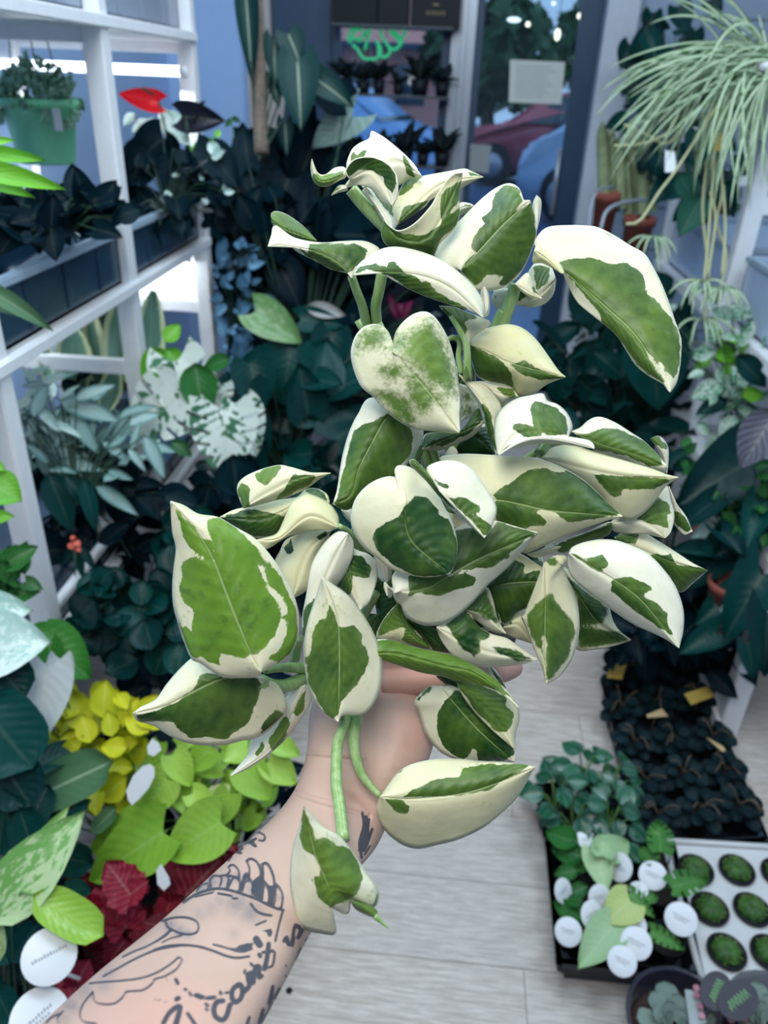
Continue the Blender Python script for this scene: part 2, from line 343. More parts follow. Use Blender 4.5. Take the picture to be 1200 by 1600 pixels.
def nrm(v): v = np.asarray(v, float); return v / (np.linalg.norm(v) + 1e-9)
def place(parent, kind, mat, base, tip, face=None, ws=1.0, roll=0.0, name='leaf'):
    """one leaf from base to tip (world), its face turned towards `face`"""
    base, tip = np.asarray(base, float), np.asarray(tip, float); y = tip - base; L = np.linalg.norm(y); y = y / L
    f = np.asarray(face if face is not None else nrm(EYE - base) * .7 + [0, 0, .7], float)
    z = nrm(f - y * (f @ y)); x = np.cross(y, z)
    if roll: x, z = x * math.cos(roll) + z * math.sin(roll), z * math.cos(roll) - x * math.sin(roll)
    o = bpy.data.objects.new(name, leafmesh(kind, mat)); COL.objects.link(o); o.parent = parent
    pl = np.array(parent.location); M = np.eye(4); M[:3, 0] = x * L * ws; M[:3, 1] = y * L; M[:3, 2] = z * L; M[:3, 3] = base - pl
    o.matrix_local = Matrix(M.tolist()); return o
def potted(name, label, cat, root, kind, mat, heroes=(), fill=(), D=1.5, group=None, stem=None, stem_r=.0016, pot=None, face=None):
    """a plant: hero leaves (base x, y, tip x, y in the photograph [, distance, distance change, width]) and filled regions
    (cx, cy, rx, ry, nearest, farthest, how many, leaf length from, to) of leaves that point away from the root"""
    t = empty(name, root, label, cat, group); root = np.asarray(root, float); sm = MB()
    for h in heroes:
        d = h[4] if len(h) > 4 and h[4] else D; dd = h[5] if len(h) > 5 else 0.0; ws = h[6] if len(h) > 6 else 1.0
        b, e = P(h[0], h[1], d), P(h[2], h[3], d + dd); place(t, kind, mat, b, e, nrm(EYE - b) * .9 + [0, 0, .35], ws)
        if stem is not None: sm.tube(np.array([root, (root * .45 + b * .55) + [0, 0, .02], b]), stem_r, 5, False)
    for (cx, cy, rx, ry, d0, d1, n, l0, l1) in fill:
        for _ in range(n):
            while True:
                a, q = rng.uniform(-1, 1, 2)
                if a * a + q * q < 1: break
            b = P(cx + a * rx, cy + q * ry, rng.uniform(d0, d1)); L = rng.uniform(l0, l1)
            dr = nrm(nrm(b - root) * .6 + rng.normal(0, .45, 3) + [0, 0, rng.uniform(-.55, .25)])
            fc = nrm(EYE - b) * .75 + np.array([0, 0, .55]) + rng.normal(0, .28, 3)
            place(t, kind, mat, b, b + dr * L, fc, rng.uniform(.85, 1.15))
            if stem is not None: sm.tube(np.array([root, (root * .4 + b * .6) + [0, 0, .02], b]), stem_r, 4, False)
    if stem is not None and sm.v: sm.build('stems', stem, t, kind='stuff')
    if pot: MB().lathe([(0, -pot[1]), (pot[0] * .72, -pot[1]), (pot[0] * .75, -pot[1] + .004), (pot[0], -.012), (pot[0] * 1.06, -.012), (pot[0] * 1.06, .006), (pot[0] * .96, .006), (pot[0] * .92, -.015), (0, -.015)], root, 22).build('pot', pot[2], t)
    return t
# ------------------------------------------------------------------ the pothos held up in front of the camera
def pts(s): return np.array([[float(a) for a in q.split(',')] for q in s.split()])
def catmull(p, n):
    """n points evenly spaced along a smooth curve through p"""
    p = np.asarray(p, float)
    if len(p) == 2: t = np.linspace(0, 1, n)[:, None]; return p[0] * (1 - t) + p[1] * t
    q = np.vstack([2 * p[0] - p[1], p, 2 * p[-1] - p[-2]]); out = []
    for i in range(1, len(q) - 2):
        t = np.linspace(0, 1, 14, endpoint=False)[:, None]
        a, b, c, d = q[i - 1], q[i], q[i + 1], q[i + 2]
        out.append(0.5 * ((2 * b) + (c - a) * t + (2 * a - 5 * b + 4 * c - d) * t ** 2 + (-a + 3 * b - 3 * c + d) * t ** 3))
    out = np.vstack(out + [p[-1:]])
    s = np.r_[0, np.cumsum(np.linalg.norm(np.diff(out, axis=0), axis=1))]
    u = np.linspace(0, s[-1], n)
    return np.stack([np.interp(u, s, out[:, k]) for k in range(out.shape[1])], 1)
def segdist(q, a, b):
    d = b - a; t = np.clip(((q - a) @ d) / (d @ d + 1e-9), 0, 1)
    return np.linalg.norm(q - a - t[:, None] * d, axis=1)
def polysd(q, poly):
    """signed distance in pixels, positive inside the outline"""
    n = len(poly); dist = np.full(len(q), 1e9); ins = np.zeros(len(q), bool)
    for i in range(n):
        a, b = poly[i], poly[(i + 1) % n]
        dist = np.minimum(dist, segdist(q, a, b))
        c = (a[1] > q[:, 1]) != (b[1] > q[:, 1])
        xx = a[0] + (q[:, 1] - a[1]) * (b[0] - a[0]) / (b[1] - a[1] + 1e-9)
        ins ^= c & (q[:, 0] < xx)
    return np.where(ins, dist, -dist)

def mat_pothos():
    m, nt, b, o = newmat('pothos_leaf'); g = G(nt)
    co = g.coord(); luv = g.xyz(g.attr('luv').outputs['Vector']); par = g.xyz(g.attr('lpar').outputs['Vector'])
    u, w, tone = luv; mot, rib, yel = par
    sd = g.attr('sd').outputs['Fac']
    n1 = g.noise(150, 5, 0.62, co); n2 = g.noise(38, 3, 0.5, co); n3 = g.noise(330, 6, 0.75, co); n4 = g.noise(90, 3, 0.6, co)
    s = g.math('ADD', sd, g.math('MULTIPLY', g.math('SUBTRACT', n1, 0.5), 11.0))
    s = g.math('ADD', s, g.math('MULTIPLY', g.math('SUBTRACT', n2, 0.5), 7.0))
    s = g.math('ADD', s, g.math('MULTIPLY', g.math('MULTIPLY', g.math('SUBTRACT', n3, 0.5), 90.0), mot))
    soft = g.math('ADD', 0.8, g.math('MULTIPLY', mot, 22.0)); mask = g.ss(s, g.math('MULTIPLY', soft, -1.0), soft)
    aw = g.math('ABSOLUTE', w)
    ve = g.math('SINE', g.math('MULTIPLY', g.math('SUBTRACT', g.math('MULTIPLY', u, 11.0), g.math('MULTIPLY', aw, 3.2)), 6.283))
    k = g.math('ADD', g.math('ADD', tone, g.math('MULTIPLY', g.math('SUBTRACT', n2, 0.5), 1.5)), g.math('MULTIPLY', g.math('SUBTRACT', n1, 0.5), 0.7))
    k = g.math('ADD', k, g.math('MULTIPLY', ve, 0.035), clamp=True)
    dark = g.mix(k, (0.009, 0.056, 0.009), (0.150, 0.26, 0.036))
    lime = g.mix(g.ss(tone, 0.62, 0.95), dark, g.mix(n2, (0.070, 0.215, 0.008), (0.20, 0.37, 0.026)))
    # soft sage veil where the green is thin, a couple of pixels inside the patch
    veil = g.math('MULTIPLY', g.ss(s, 9.0, 0.5), g.ss(n4, 0.5, 0.7))
    green = g.mix(g.math('MULTIPLY', veil, 0.55), lime, (0.30, 0.42, 0.16))
    cream = g.mix(g.math('ADD', yel, g.math('MULTIPLY', g.math('SUBTRACT', n4, 0.5), 0.5), clamp=True), (0.80, 0.79, 0.66), (0.70, 0.68, 0.33))
    fl = g.math('MULTIPLY', g.ss(g.math('ADD', n3, g.math('MULTIPLY', n2, 0.7)), 0.99, 1.10), g.ss(s, -45.0, -6.0))
    cream = g.mix(g.math('MULTIPLY', fl, 0.55), cream, (0.32, 0.43, 0.09))
    cream = g.mix(g.math('MULTIPLY', g.ss(n1, .35, .7), .22), cream, (0.62, 0.63, 0.44))
    green = g.mix(g.math('MULTIPLY', g.ss(g.math('ADD', n4, g.math('MULTIPLY', ve, .04)), .52, .70), .42), green, (0.016, 0.070, 0.008))
    c = g.mix(mask, cream, green)
    r = g.math('MULTIPLY', g.ss(aw, 0.032, 0.012), rib)
    c = g.mix(g.math('MULTIPLY', r, 0.65), c, g.mix(mask, (0.70, 0.74, 0.42), (0.36, 0.49, 0.19)))
    c = g.mix(g.math('MULTIPLY', g.ss(aw, 0.962, 0.985), 0.85), c, (0.80, 0.82, 0.66))
    nt.links.new(c, b.inputs['Base Color'])
    nt.links.new(g.math('ADD', 0.34, g.math('MULTIPLY', n4, 0.22)), b.inputs['Roughness'])
    b.inputs['Specular IOR Level'].default_value = 0.42
    h = g.math('ADD', g.math('MULTIPLY', n2, 0.6), g.math('ADD', g.math('MULTIPLY', ve, g.math('MULTIPLY', mask, 0.035)), g.math('MULTIPLY', n1, 0.12)))
    h = g.math('SUBTRACT', h, g.math('MULTIPLY', g.math('MULTIPLY', g.ss(aw, 0.05, 0.0), rib), 0.25))
    nt.links.new(g.bump(h, 0.6, 0.004), b.inputs['Normal'])
    t = nt.nodes.new('ShaderNodeBsdfTranslucent'); nt.links.new(g.mix(0.5, c, (0.6, 0.7, 0.1), 'MULTIPLY'), t.inputs['Color'])
    mx = nt.nodes.new('ShaderNodeMixShader'); mx.inputs[0].default_value = 0.16
    nt.links.new(b.outputs[0], mx.inputs[1]); nt.links.new(t.outputs[0], mx.inputs[2]); nt.links.new(mx.outputs[0], o.inputs[0])
    return m
M_POT = mat_pothos()
def mat_stem():
    m, nt, b, o = newmat('pothos_stem'); g = G(nt); co = g.coord()
    n = g.noise(30, 3, 0.6, g.mapv(co, (9, 9, 1))); n2 = g.noise(60, 4, 0.6, co)
    c = g.mix(g.ss(n, 0.25, 0.8), (0.20, 0.36, 0.10), (0.42, 0.55, 0.28)); c = g.mix(g.math('MULTIPLY', n2, 0.4), c, (0.10, 0.25, 0.04))
    nt.links.new(c, b.inputs['Base Color']); b.inputs['Roughness'].default_value = 0.32; b.inputs['Coat Weight'].default_value = 0.15
    return m
M_STEM = mat_stem()

pothos = empty('potted_pothos', P(690, 1040, 0.53), 'cream and green variegated trailing houseplant held up in the tattooed hand', 'plant')
ZOOM = dict(A=(400, 180, 3), B=(700, 240, 3), C=(500, 480, 3), D=(720, 600, 3), E=(200, 700, 3), F=(500, 780, 1200 / 420), G=(420, 1050, 1200 / 440), X=(0, 0, 1))
def tr(z, s):
    x0, y0, k = ZOOM[z]; return pts(s) / k + [x0, y0]
def lf(z, D, mid, left, right, gr=(), ng=(), dt=0.0, fl=0.008, fr=0.008, bow=0.0, tone=0.35, yel=0.25, mot=0.0, rib=1.0, wave=0.0018):
    """one leaf: its midrib, both margins and its green patches, measured in the photograph, stood at its own distance from the eye"""
    mid, left, right = tr(z, mid), tr(z, left), tr(z, right)
    if np.linalg.norm(left[0] - mid[0]) > 1: left = np.vstack([mid[:1], left])
    if np.linalg.norm(right[0] - mid[0]) > 1: right = np.vstack([mid[:1], right])
    if np.linalg.norm(left[-1] - mid[-1]) > 1: left = np.vstack([left, mid[-1:]])
    if np.linalg.norm(right[-1] - mid[-1]) > 1: right = np.vstack([right, mid[-1:]])
    L = np.linalg.norm(np.diff(left, axis=0), axis=1).sum()
    nu = int(np.clip(L / 4.5, 22, 64)); nv = 10
    m_, l_, r_ = catmull(mid, nu), catmull(left, nu), catmull(right, nu)
    u = np.linspace(0, 1, nu)[:, None]; w = np.linspace(-1, 1, 2 * nv + 1)[None, :]
    a = np.abs(w)[:, :, None]
    px = np.where(w[:, :, None] < 0, m_[:, None] * (1 - a) + l_[:, None] * a, m_[:, None] * (1 - a) + r_[:, None] * a)
    aw = np.abs(w); ph = rng.uniform(0, 6)
    dep = D + dt * u + bow * 4 * u * (1 - u) + np.where(w < 0, fl, fr) * aw ** 1.7 * np.sin(np.pi * np.clip(u * 0.9 + 0.1, 0, 1)) ** 0.5
    dep = dep + wave * np.sin(u * 9 + ph + w * 1.5) * aw ** 2 - 0.0012 * np.exp(-(w / 0.10) ** 2) * -1
    Q = px.reshape(-1, 2); V = EYE + rays(Q) * dep.reshape(-1, 1)
    nw = 2 * nv + 1
    F = [(i * nw + j, i * nw + j + 1, (i + 1) * nw + j + 1, (i + 1) * nw + j) for i in range(nu - 1) for j in range(nw - 1)]
    sd = np.full(len(Q), -80.0)
    for p in gr: sd = np.maximum(sd, polysd(Q, tr(z, p)))
    for p in ng: sd = np.minimum(sd, -polysd(Q, tr(z, p)))
    me = mesh('leaf', V, F)
    attr(me, 'sd', sd)
    U = np.broadcast_to(u, (nu, nw)).ravel(); W = np.broadcast_to(w, (nu, nw)).ravel()
    attr(me, 'luv', np.stack([U, W, np.full(len(U), tone)], 1), 'FLOAT_VECTOR')
    attr(me, 'lpar', np.stack([np.full(len(U), mot), np.full(len(U), rib), np.full(len(U), yel)], 1), 'FLOAT_VECTOR')
    o = link('leaf', me, pothos, M_POT)
    s = o.modifiers.new('blade', 'SOLIDIFY'); s.thickness = 0.0006; s.offset = 0
    return o
def st(z, D0, D1, line, w0, w1=None):
    """a stem or leaf stalk along a line, w0 and w1 wide at its ends"""
    p = catmull(tr(z, line), 22); k = ZOOM[z][2]; w1 = w0 if w1 is None else w1
    D = np.linspace(D0, D1, 22); V = EYE + rays(p) * D[:, None]
    r = np.linspace(w0, w1, 22) / k / 2 / FPX * D
    return MB().tube(V, r, 10).build('stem', M_STEM, pothos)

# --- crown of the plant, top to bottom
lf('A', .470, '500,340 600,250 680,220 775,285', '480,300 425,250 445,170 480,135 530,110 540,75 575,90 610,112 680,170 740,230', '590,340 665,330 720,300',
   ['440,180 500,120 510,118 460,170 450,250', '685,185 720,225 745,290 705,275', '420,245 470,200 520,155 515,190 470,230'], yel=.15, fl=.006, fr=.01, rib=0)
lf('A', .452, '440,300 540,260 600,330 640,425', '420,262 450,215 500,197 560,200 620,230 655,275 665,330 662,380', '415,340 480,328 540,345 590,400',
   ['418,300 425,225 480,190 560,195 640,235 662,285 660,320 640,368 605,330 590,290 545,260 490,255 440,285'], tone=.3, yel=.2, fl=-.006, fr=.006, rib=0)
lf('A', .455, '420,272 350,305 290,300 262,205', '415,245 370,248 325,280 290,272 268,225', '420,292 395,302 345,328 300,332 268,302 258,250',
   ['410,285 350,325 300,330 262,300 275,270 300,290 350,280 415,260'], tone=.7, yel=.5, rib=0, wave=0)
lf('A', .455, '425,340 390,348 355,375', '420,330 385,333', '425,352 385,362', ['400,336 370,345 358,372'], tone=.6, rib=0, wave=0)
st('A', .47, .48, '445,345 500,410 560,470 640,545', 62, 78)
lf('A', .462, '640,545 590,460 540,380 515,340', '660,500 640,430 590,390 545,345', '600,500 550,420 500,360', ['540,345 590,395 640,430 640,480 600,440'], tone=.5, yel=.1, rib=0)
lf('A', .470, '650,520 760,420 880,320 1065,290', '640,440 665,375 700,312 780,287 900,265 975,252 1005,262', '700,490 790,430 830,390 960,340 1030,302',
   ['664,330 690,300 782,288 740,330 690,375 668,380', '700,430 760,410 818,396 760,450 690,505 668,510', '985,262 1062,288 1000,290'], tone=.45, yel=.55, fl=.01, fr=.004, rib=0)
lf('A', .446, '600,490 690,580 820,560 968,270', '600,485 588,560 618,612 700,640 780,650 832,656 862,600 930,530 955,450 950,380', '620,515 670,542 740,510 815,430 850,370 890,310 930,275',
   ['590,485 620,520 690,560 790,565 860,520 900,470 950,440 950,500 860,590 835,660 700,645 615,615 585,560', '968,310 960,380 905,460 870,490 862,420 880,360 925,330'], tone=.35, yel=.6, fl=.008, fr=-.004, rib=0)
lf('A', .462, '1020,425 970,430 940,450', '1000,415 960,412', '1000,445 955,470', ['1020,420 980,415 950,425 1000,432'], rib=0, wave=0)
lf('A', .458, '450,765 380,690 250,630 55,615', '560,690 582,640 560,612 500,590 400,592 300,598 180,575 90,518 72,565', '430,742 350,720 300,692 200,642 150,600 100,595',
   ['250,610 480,603 528,632 500,690 430,742 330,712 240,650', '190,612 240,640 290,680 230,660'], tone=.42, yel=.1, fl=.012, fr=.01)
lf('A', .470, '285,588 200,560 120,530 72,490', '240,540 210,512 150,470 100,452 72,460', '240,588 180,578 110,540 75,505', ['300,600 210,505 150,460 95,440 60,460 70,500 180,580'], tone=.6, rib=0)
lf('A', .438, '1065,950 900,800 700,740 460,750', '1072,900 1050,845 1000,780 900,700 800,650 680,620 600,625 530,660 475,708', '1000,915 900,885 800,850 720,815 650,778 580,740 520,735',
   ['465,745 480,712 560,695 615,715 615,690 650,690 700,735 770,770 775,782 800,778 850,835 930,870 990,912 880,880 780,845 700,805 640,765 580,735 520,730'], tone=.4, yel=.2, fl=.014, fr=.004, dt=-.01)
lf('A', .452, '1060,950 1085,890 1070,800', '1055,900 1055,830', '1090,930 1092,850', yel=.1, rib=0, wave=0)
st('A', .462, .49, '448,755 470,820 500,900 522,1000', 40, 48)
st('A', .47, .49, '592,735 575,830 562,900 570,1000', 56, 48)
# --- right of the crown
lf('B', .452, '55,545 150,450 260,330 385,220', '-40,545 -60,470 -20,395 60,310 150,220 220,165 282,141 325,156 345,190 350,218', '100,620 130,642 220,640 285,610 340,560 390,460 414,380 408,300 392,250',
   ['215,190 270,150 325,160 348,215 350,225 300,282 385,235 400,290 412,380 388,460 340,555 285,608 240,625 238,600 270,560 180,570 130,618 60,550 105,480 130,468 105,440 130,380 165,330 150,300 200,270'], tone=.38, yel=.3, fl=.012, fr=.012)
lf('B', .480, '415,360 415,270 415,195', '400,320 398,240', '430,300 436,225', yel=.1, rib=0, wave=0)
lf('B', .478, '315,625 400,690 505,590', '350,600 400,520 440,515 485,535', '210,650 240,715 310,705 380,720 445,708 492,660', ['400,530 440,522 478,545 470,600 415,642', '310,690 340,640 375,665 330,692', '195,640 230,650 222,690'], yel=.3, rib=0)
lf('B', .462, '315,610 370,650 440,680', '370,560 395,600 410,645', '340,640 380,668', ['365,560 385,590 435,678 400,650'], yel=.3, rib=0, wave=0)
lf('B', .448, '520,520 620,612 760,742 860,835 930,930 1042,1118', '410,440 425,380 470,345 560,337 650,339 705,348 780,385 850,430 920,470 962,535 1000,610 1032,690 1062,780 1092,870 1092,940 1085,1010 1070,1075',
   '540,560 570,630 610,700 680,760 780,840 832,915 880,990 940,1040 1000,1075',
   ['515,510 600,485 680,488 770,520 830,512 895,540 932,600 912,640 980,690 1005,735 1038,755 1080,840 1092,915 1080,1000 1055,1060 980,950 1040,1090 960,1045 885,985 850,930 800,860 725,790 705,740 640,665 570,580',
    '690,350 740,350 800,395 775,395 720,372', '415,395 440,360 500,340 450,375'], ['915,915 950,940 1055,1085 1040,1100 975,1010'], tone=.55, yel=.3, dt=-.02, fl=.014, fr=.008, wave=.003)
lf('B', .442, '405,455 460,490 530,560', '420,430 470,470 520,515 545,560', '398,510 440,512 490,535', yel=.8, rib=0)
st('B', .475, .49, '318,612 295,690 270,760 245,850', 62, 62)
st('B', .482, .49, '255,735 225,800 205,850', 45, 45)
lf('B', .485, '210,650 250,660 290,610', '205,690 240,725 275,680', '220,640 260,620', ['195,640 240,650 225,690'], yel=.6, rib=0)
# --- middle
lf('C', .456, '690,335 685,180 620,60 560,-5', '675,330 668,160 640,90 600,40', '712,335 705,205 712,140 765,105 800,70 700,30 630,0',
   ['550,-10 620,-5 700,25 740,50 668,70 690,100 680,130 705,205 712,340 675,340 668,160 630,80'], tone=.5, yel=.55, fl=.004, fr=.012, rib=0)
st('C', .450, .46, '612,40 655,110 688,190 690,330', 22, 40)
lf('C', .464, '700,175 800,215 900,265 1150,327', '690,140 750,110 830,88 890,82 950,100 1012,152 1070,230 1118,298', '705,220 730,310 780,345 890,368 935,416 1000,405 1065,360',
   ['700,178 790,215 860,258 892,305 908,372 790,348 728,318', '885,268 955,253 1010,280 1075,318 1148,328 1040,342 960,320'], tone=.35, yel=.75, fl=.014, fr=.014)
st('C', .462, .468, '598,150 632,142 655,170 650,230 662,310', 24, 34)
lf('C', .422, '340,212 400,275 440,320 520,410 655,588', '332,185 326,130 300,95 258,80 208,92 170,130 148,190 148,250 170,325 200,380 250,420 300,480 380,540 450,570 560,582 640,590', '343,165 360,110 400,60 450,28 500,23 540,50 582,112 612,182 640,300 655,440 652,500',
   ['345,145 430,108 442,132 372,222 340,195', '408,300 470,308 492,350 582,408 588,458 530,440 520,482 450,492 415,425', '278,290 368,258 408,285 385,332 312,350',
    '380,230 420,120 520,60 590,180 630,300 640,420 590,400 500,345 460,300', '160,200 200,110 270,90 320,140 300,190', '245,400 330,385 420,430 450,490 440,560 370,530'], tone=.62, yel=.45, mot=.55, fl=.012, fr=.012)
lf('C', .446, '400,470 310,520 240,640 180,760 145,880 60,922', '240,425 180,500 140,580 110,680 95,760 80,860', '480,560 470,640 430,700 400,745 350,792 250,850 160,930 115,950',
   ['322,500 270,525 212,545 160,580 132,660 122,720 92,860 62,922 120,952 160,930 250,850 350,792 372,755 425,680 432,585 405,540'], tone=.48, yel=.15, fl=.01, fr=.012)
lf('C', .476, '480,668 600,610 770,540', '490,600 560,588 660,585 740,470', '560,670 640,640 720,600', ['470,660 500,600 600,580 740,470 760,530 700,590 600,640 540,650'], tone=.1, yel=.4)
lf('C', .490, '640,660 720,600 820,690', '700,560 790,560', '660,690 740,700', ['600,600 840,540 840,720 620,720'], tone=.05, rib=0)
st('C', .482, .49, '475,640 460,690 440,720', 36, 46)
lf('C', .460, '650,315 740,420 800,520 828,692', '690,370 740,450 778,560 808,640', '700,345 780,370 835,435 850,475 832,525 822,600', ['760,455 800,498 835,690 790,600'], tone=.3, yel=.45, rib=0)
lf('C', .486, '655,360 690,450 665,530', '650,400 650,470', '735,390 745,470 700,515', ['660,470 740,470 660,530', '690,380 720,440 670,430'], tone=.5, yel=.2, mot=.4, rib=0)
lf('C', .474, '720,350 830,400 930,418', '800,350 890,372', '780,375 850,465 885,440', ['805,372 900,385 925,425 870,410'], tone=.5, yel=.4, rib=0)
lf('D', .436, '505,245 380,235 260,245 175,335', '522,205 515,170 490,128 450,95 405,80 385,46 330,54 262,70 200,110 166,165 160,240', '430,255 320,262 225,290',
   ['340,80 400,90 455,118 490,155 502,200 500,242 400,238 345,195 325,130', '230,183 300,190 360,215 382,242 300,252 245,218'], tone=.4, yel=.05, fl=.016, fr=.0, rib=0)
lf('D', .428, '175,336 300,262 430,255 625,302', '240,285 320,258 410,243 510,250 595,264 622,285', '230,305 330,282 440,278 560,292', yel=.0, rib=0, wave=0)
lf('D', .462, '520,222 660,285 820,330 968,388', '560,205 600,170 650,155 720,180 800,230 860,270 920,330 955,372', '560,252 630,312 720,345 820,392 905,410 958,415',
   ['520,242 600,232 660,210 730,210 800,240 860,262 910,310 950,385 880,382 770,335 630,305 570,262'], tone=.5, yel=.15, fl=.012, fr=.01)
lf('D', .478, '965,420 955,330 890,255', '950,370 925,310', '972,360 968,290 930,245', ['890,250 930,242 935,290 900,275', '930,270 968,280 968,305 940,300'], tone=.6, yel=.15, rib=0)
lf('D', .454, '380,345 600,400 800,432 1020,438', '400,320 440,295 520,285 600,310 700,340 800,370 900,400 965,425', '500,440 640,510 720,610 790,640 850,610 900,560 960,480',
   ['608,420 740,430 850,438 976,450 905,495 790,490 750,498 752,520 712,530 680,495'], tone=.4, yel=.6, fl=.01, fr=.012, rib=.3)
st('D', .46, .47, '370,330 400,285 450,270 540,265', 60, 40)
lf('D', .440, '-60,560 160,545 300,568 440,597 757,620', '-60,400 -100,345 0,329 100,331 250,341 350,346 450,380 560,440 640,510 710,580', '100,640 250,720 290,790 360,770 470,720 560,682 680,640',
   ['150,522 180,494 250,450 310,405 400,394 440,412 530,410 600,450 680,540 752,612 650,628 560,640 500,642 440,602 300,570 165,542', '160,550 250,560 350,600 397,642 388,662 330,664 300,676 165,645'], tone=.36, yel=.62, fl=.014, fr=.012, dt=.004)
lf('D', .470, '700,650 830,640 960,722', '760,600 850,550 955,470 985,550 1000,620 985,690', '720,690 780,702 860,702', ['808,626 870,570 920,533 972,560 988,612 955,612 975,672 900,660 830,640'], tone=.5, yel=.2, fl=.01, fr=.006, rib=0)
lf('D', .482, '975,480 1020,580 1085,692', '1010,560 1055,622', '985,580 1000,650 1045,705', ['1000,592 1040,615 1085,680 1060,700 1000,650'], tone=.45, yel=.1, rib=0)
lf('D', .466, '430,762 560,715 715,660', '500,725 600,690 690,648', '480,790 600,745 690,705', ['420,765 560,710 712,645 712,700 600,740 480,792'], tone=.5, rib=0)
lf('D', .464, '310,798 400,775 470,762', '350,790 420,758', '350,812 430,790', yel=.3, rib=0, wave=0)
lf('D', .476, '720,720 860,780 980,830 1155,875', '760,700 850,698 930,740 1010,790 1085,840', '800,780 900,880 985,930 1030,976 1090,930',
   ['880,800 925,794 982,798 1010,850 1080,852 1152,876 1085,930 1028,978 985,905', '715,700 832,703 818,755 740,740'], tone=.3, yel=.4, fl=.008, fr=.012)
lf('D', .432, '508,792 600,850 700,907 850,1020 1022,1238', '520,768 570,745 650,730 730,735 800,760 880,800 950,870 1010,960 1042,1060 1042,1150 1030,1205', '500,840 520,900 580,960 660,1020 740,1080 820,1130 900,1165 970,1200',
   ['580,822 660,804 692,830 680,865 640,868', '702,920 790,905 860,930 908,958 850,985 930,1040 972,1080 960,1112 1000,1185 880,1112 770,1030 700,968', '512,788 620,845 700,905 620,868'], tone=.45, yel=.08, fl=.014, fr=.012, dt=-.006)
lf('D', .478, '460,850 560,1000 650,1120 797,1200', '500,870 560,950 640,1010 690,1040 712,1110 745,1160', '440,960 500,1160 545,1245 640,1242 725,1225',
   ['450,850 560,950 690,1045 695,1075 660,1125 560,1130 545,1000', '550,1140 650,1150 740,1162 790,1202 640,1225 560,1235'], tone=.22, yel=.6, mot=.08)
lf('D', .450, '390,840 395,990 392,1200 400,1408', '300,1070 282,1085 310,1150 345,1240 382,1330', '440,805 500,812 480,860 520,960 550,1060 552,1170 520,1290 460,1370',
   ['310,1080 370,1020 420,980 470,1050 522,1112 532,1170 502,1280 425,1380 400,1390 395,1300 385,1200 392,1280 330,1180', '400,830 440,812 470,850 410,850'], ['383,1180 398,1180 400,1400 392,1400'], tone=.5, yel=.5, mot=.05, fl=.008, fr=.012)
lf('D', .464, '120,955 250,930 465,925', '180,860 262,795 350,840 422,890', '150,1050 205,1132 265,1070 330,1040 385,1000 440,950',
   ['100,950 250,810 300,850 290,890 370,880 460,920 380,1000 320,1045 260,1075 205,1130 150,1040'], tone=.15, yel=.6, fl=.006, fr=.01)
lf('D', .476, '200,1140 270,1130 330,1215', '240,1080 300,1060 330,1140', '215,1172 270,1195', ['220,1100 240,1120 230,1130'], yel=.6, rib=0)
lf('D', .472, '-10,1100 100,1000 190,1120', '-40,1000 100,940 150,1000 175,1080', '20,1150 120,1160', ['-60,900 120,920 170,1020 185,1110 60,1160'], tone=.15, rib=0)
# --- lower middle
lf('F', .432, '330,420 480,395 580,340 700,270 972,150', '330,330 450,250 560,160 650,110 740,95 790,98 880,124', '312,390 340,455 362,470 372,502 402,536 462,562 530,560 600,530 680,460 740,390 830,310 920,212',
   ['600,140 690,128 715,150 740,160 790,100 880,125 968,152 900,195 850,235 838,262 770,300 690,310 600,325 480,400 395,435 395,340 500,300', '470,412 560,350 650,328 697,350 690,385 620,402 530,427 450,420'], tone=.36, yel=.15, fl=.006, fr=.012, dt=.004)
lf('F', .442, '315,400 290,380 300,430', '290,370 286,395', '320,430 310,440', yel=.15, rib=0, wave=0)
lf('C', .416, '405,905 400,1000 440,1110 609,1250', '375,850 355,800 300,798 230,830 172,890 148,960 152,1036 200,1120 268,1175 336,1227 420,1254 510,1264', '395,830 352,780 358,748 385,742 430,755 480,800 540,860 585,940 620,1010 641,1100 636,1190',
   ['365,988 400,930 450,888 500,890 548,945 565,975 600,990 640,1100 638,1190 606,1252 500,1262 420,1246 330,1202 272,1142 246,1080 262,1040 320,1008'], tone=.02, yel=.45, fl=.012, fr=.012, rib=.5)
lf('C', .400, '560,860 640,940 700,1000 772,1082', '500,765 540,730 600,720 660,730 722,772 780,850 820,920 826,962 802,1030', '590,895 640,950 700,1010',
   ['598,890 680,893 752,935 745,957 700,970 740,980 802,1022 776,1072 700,992 640,940', '535,808 580,823 617,830 600,860 565,852'], tone=.45, yel=.15, fl=.012, fr=.004, rib=0)
lf('C', .404, '420,718 520,810 600,905 772,1082', '445,718 510,780 565,850 610,910', '430,745 500,815 580,910 660,985', ['415,710 450,718 520,785 620,915 700,1000 600,930 500,830 430,750'], tone=.5, yel=.2, rib=0, wave=0)
lf('C', .452, '600,1000 660,1040 720,1080', '590,900 660,960 740,1060', '620,1030 650,1080', ['560,900 640,930 700,990 650,980 600,960'], tone=.3, yel=.4, rib=0)
lf('C', .472, '100,950 130,970 160,1010', '110,945 150,950', '120,985 150,1010', yel=.05, rib=0, wave=0)
lf('F', .470, '245,255 290,300 300,370', '300,270 320,330', '240,300 270,360', yel=.1, rib=0, wave=0)
lf('F', .458, '480,660 430,620 380,560 350,465', '505,672 440,600 385,535', '430,650 320,632 252,622 270,560 312,500', ['245,625 270,555 310,500 352,462 385,532 430,600 500,668 420,655 370,625 385,572 350,570 265,608'], tone=.5, yel=.7, rib=0)
lf('F', .462, '390,530 480,600 575,682', '470,568 520,585 560,640', '430,600 500,672', ['380,520 470,560 520,575 585,690 500,680'], tone=.15, rib=0)
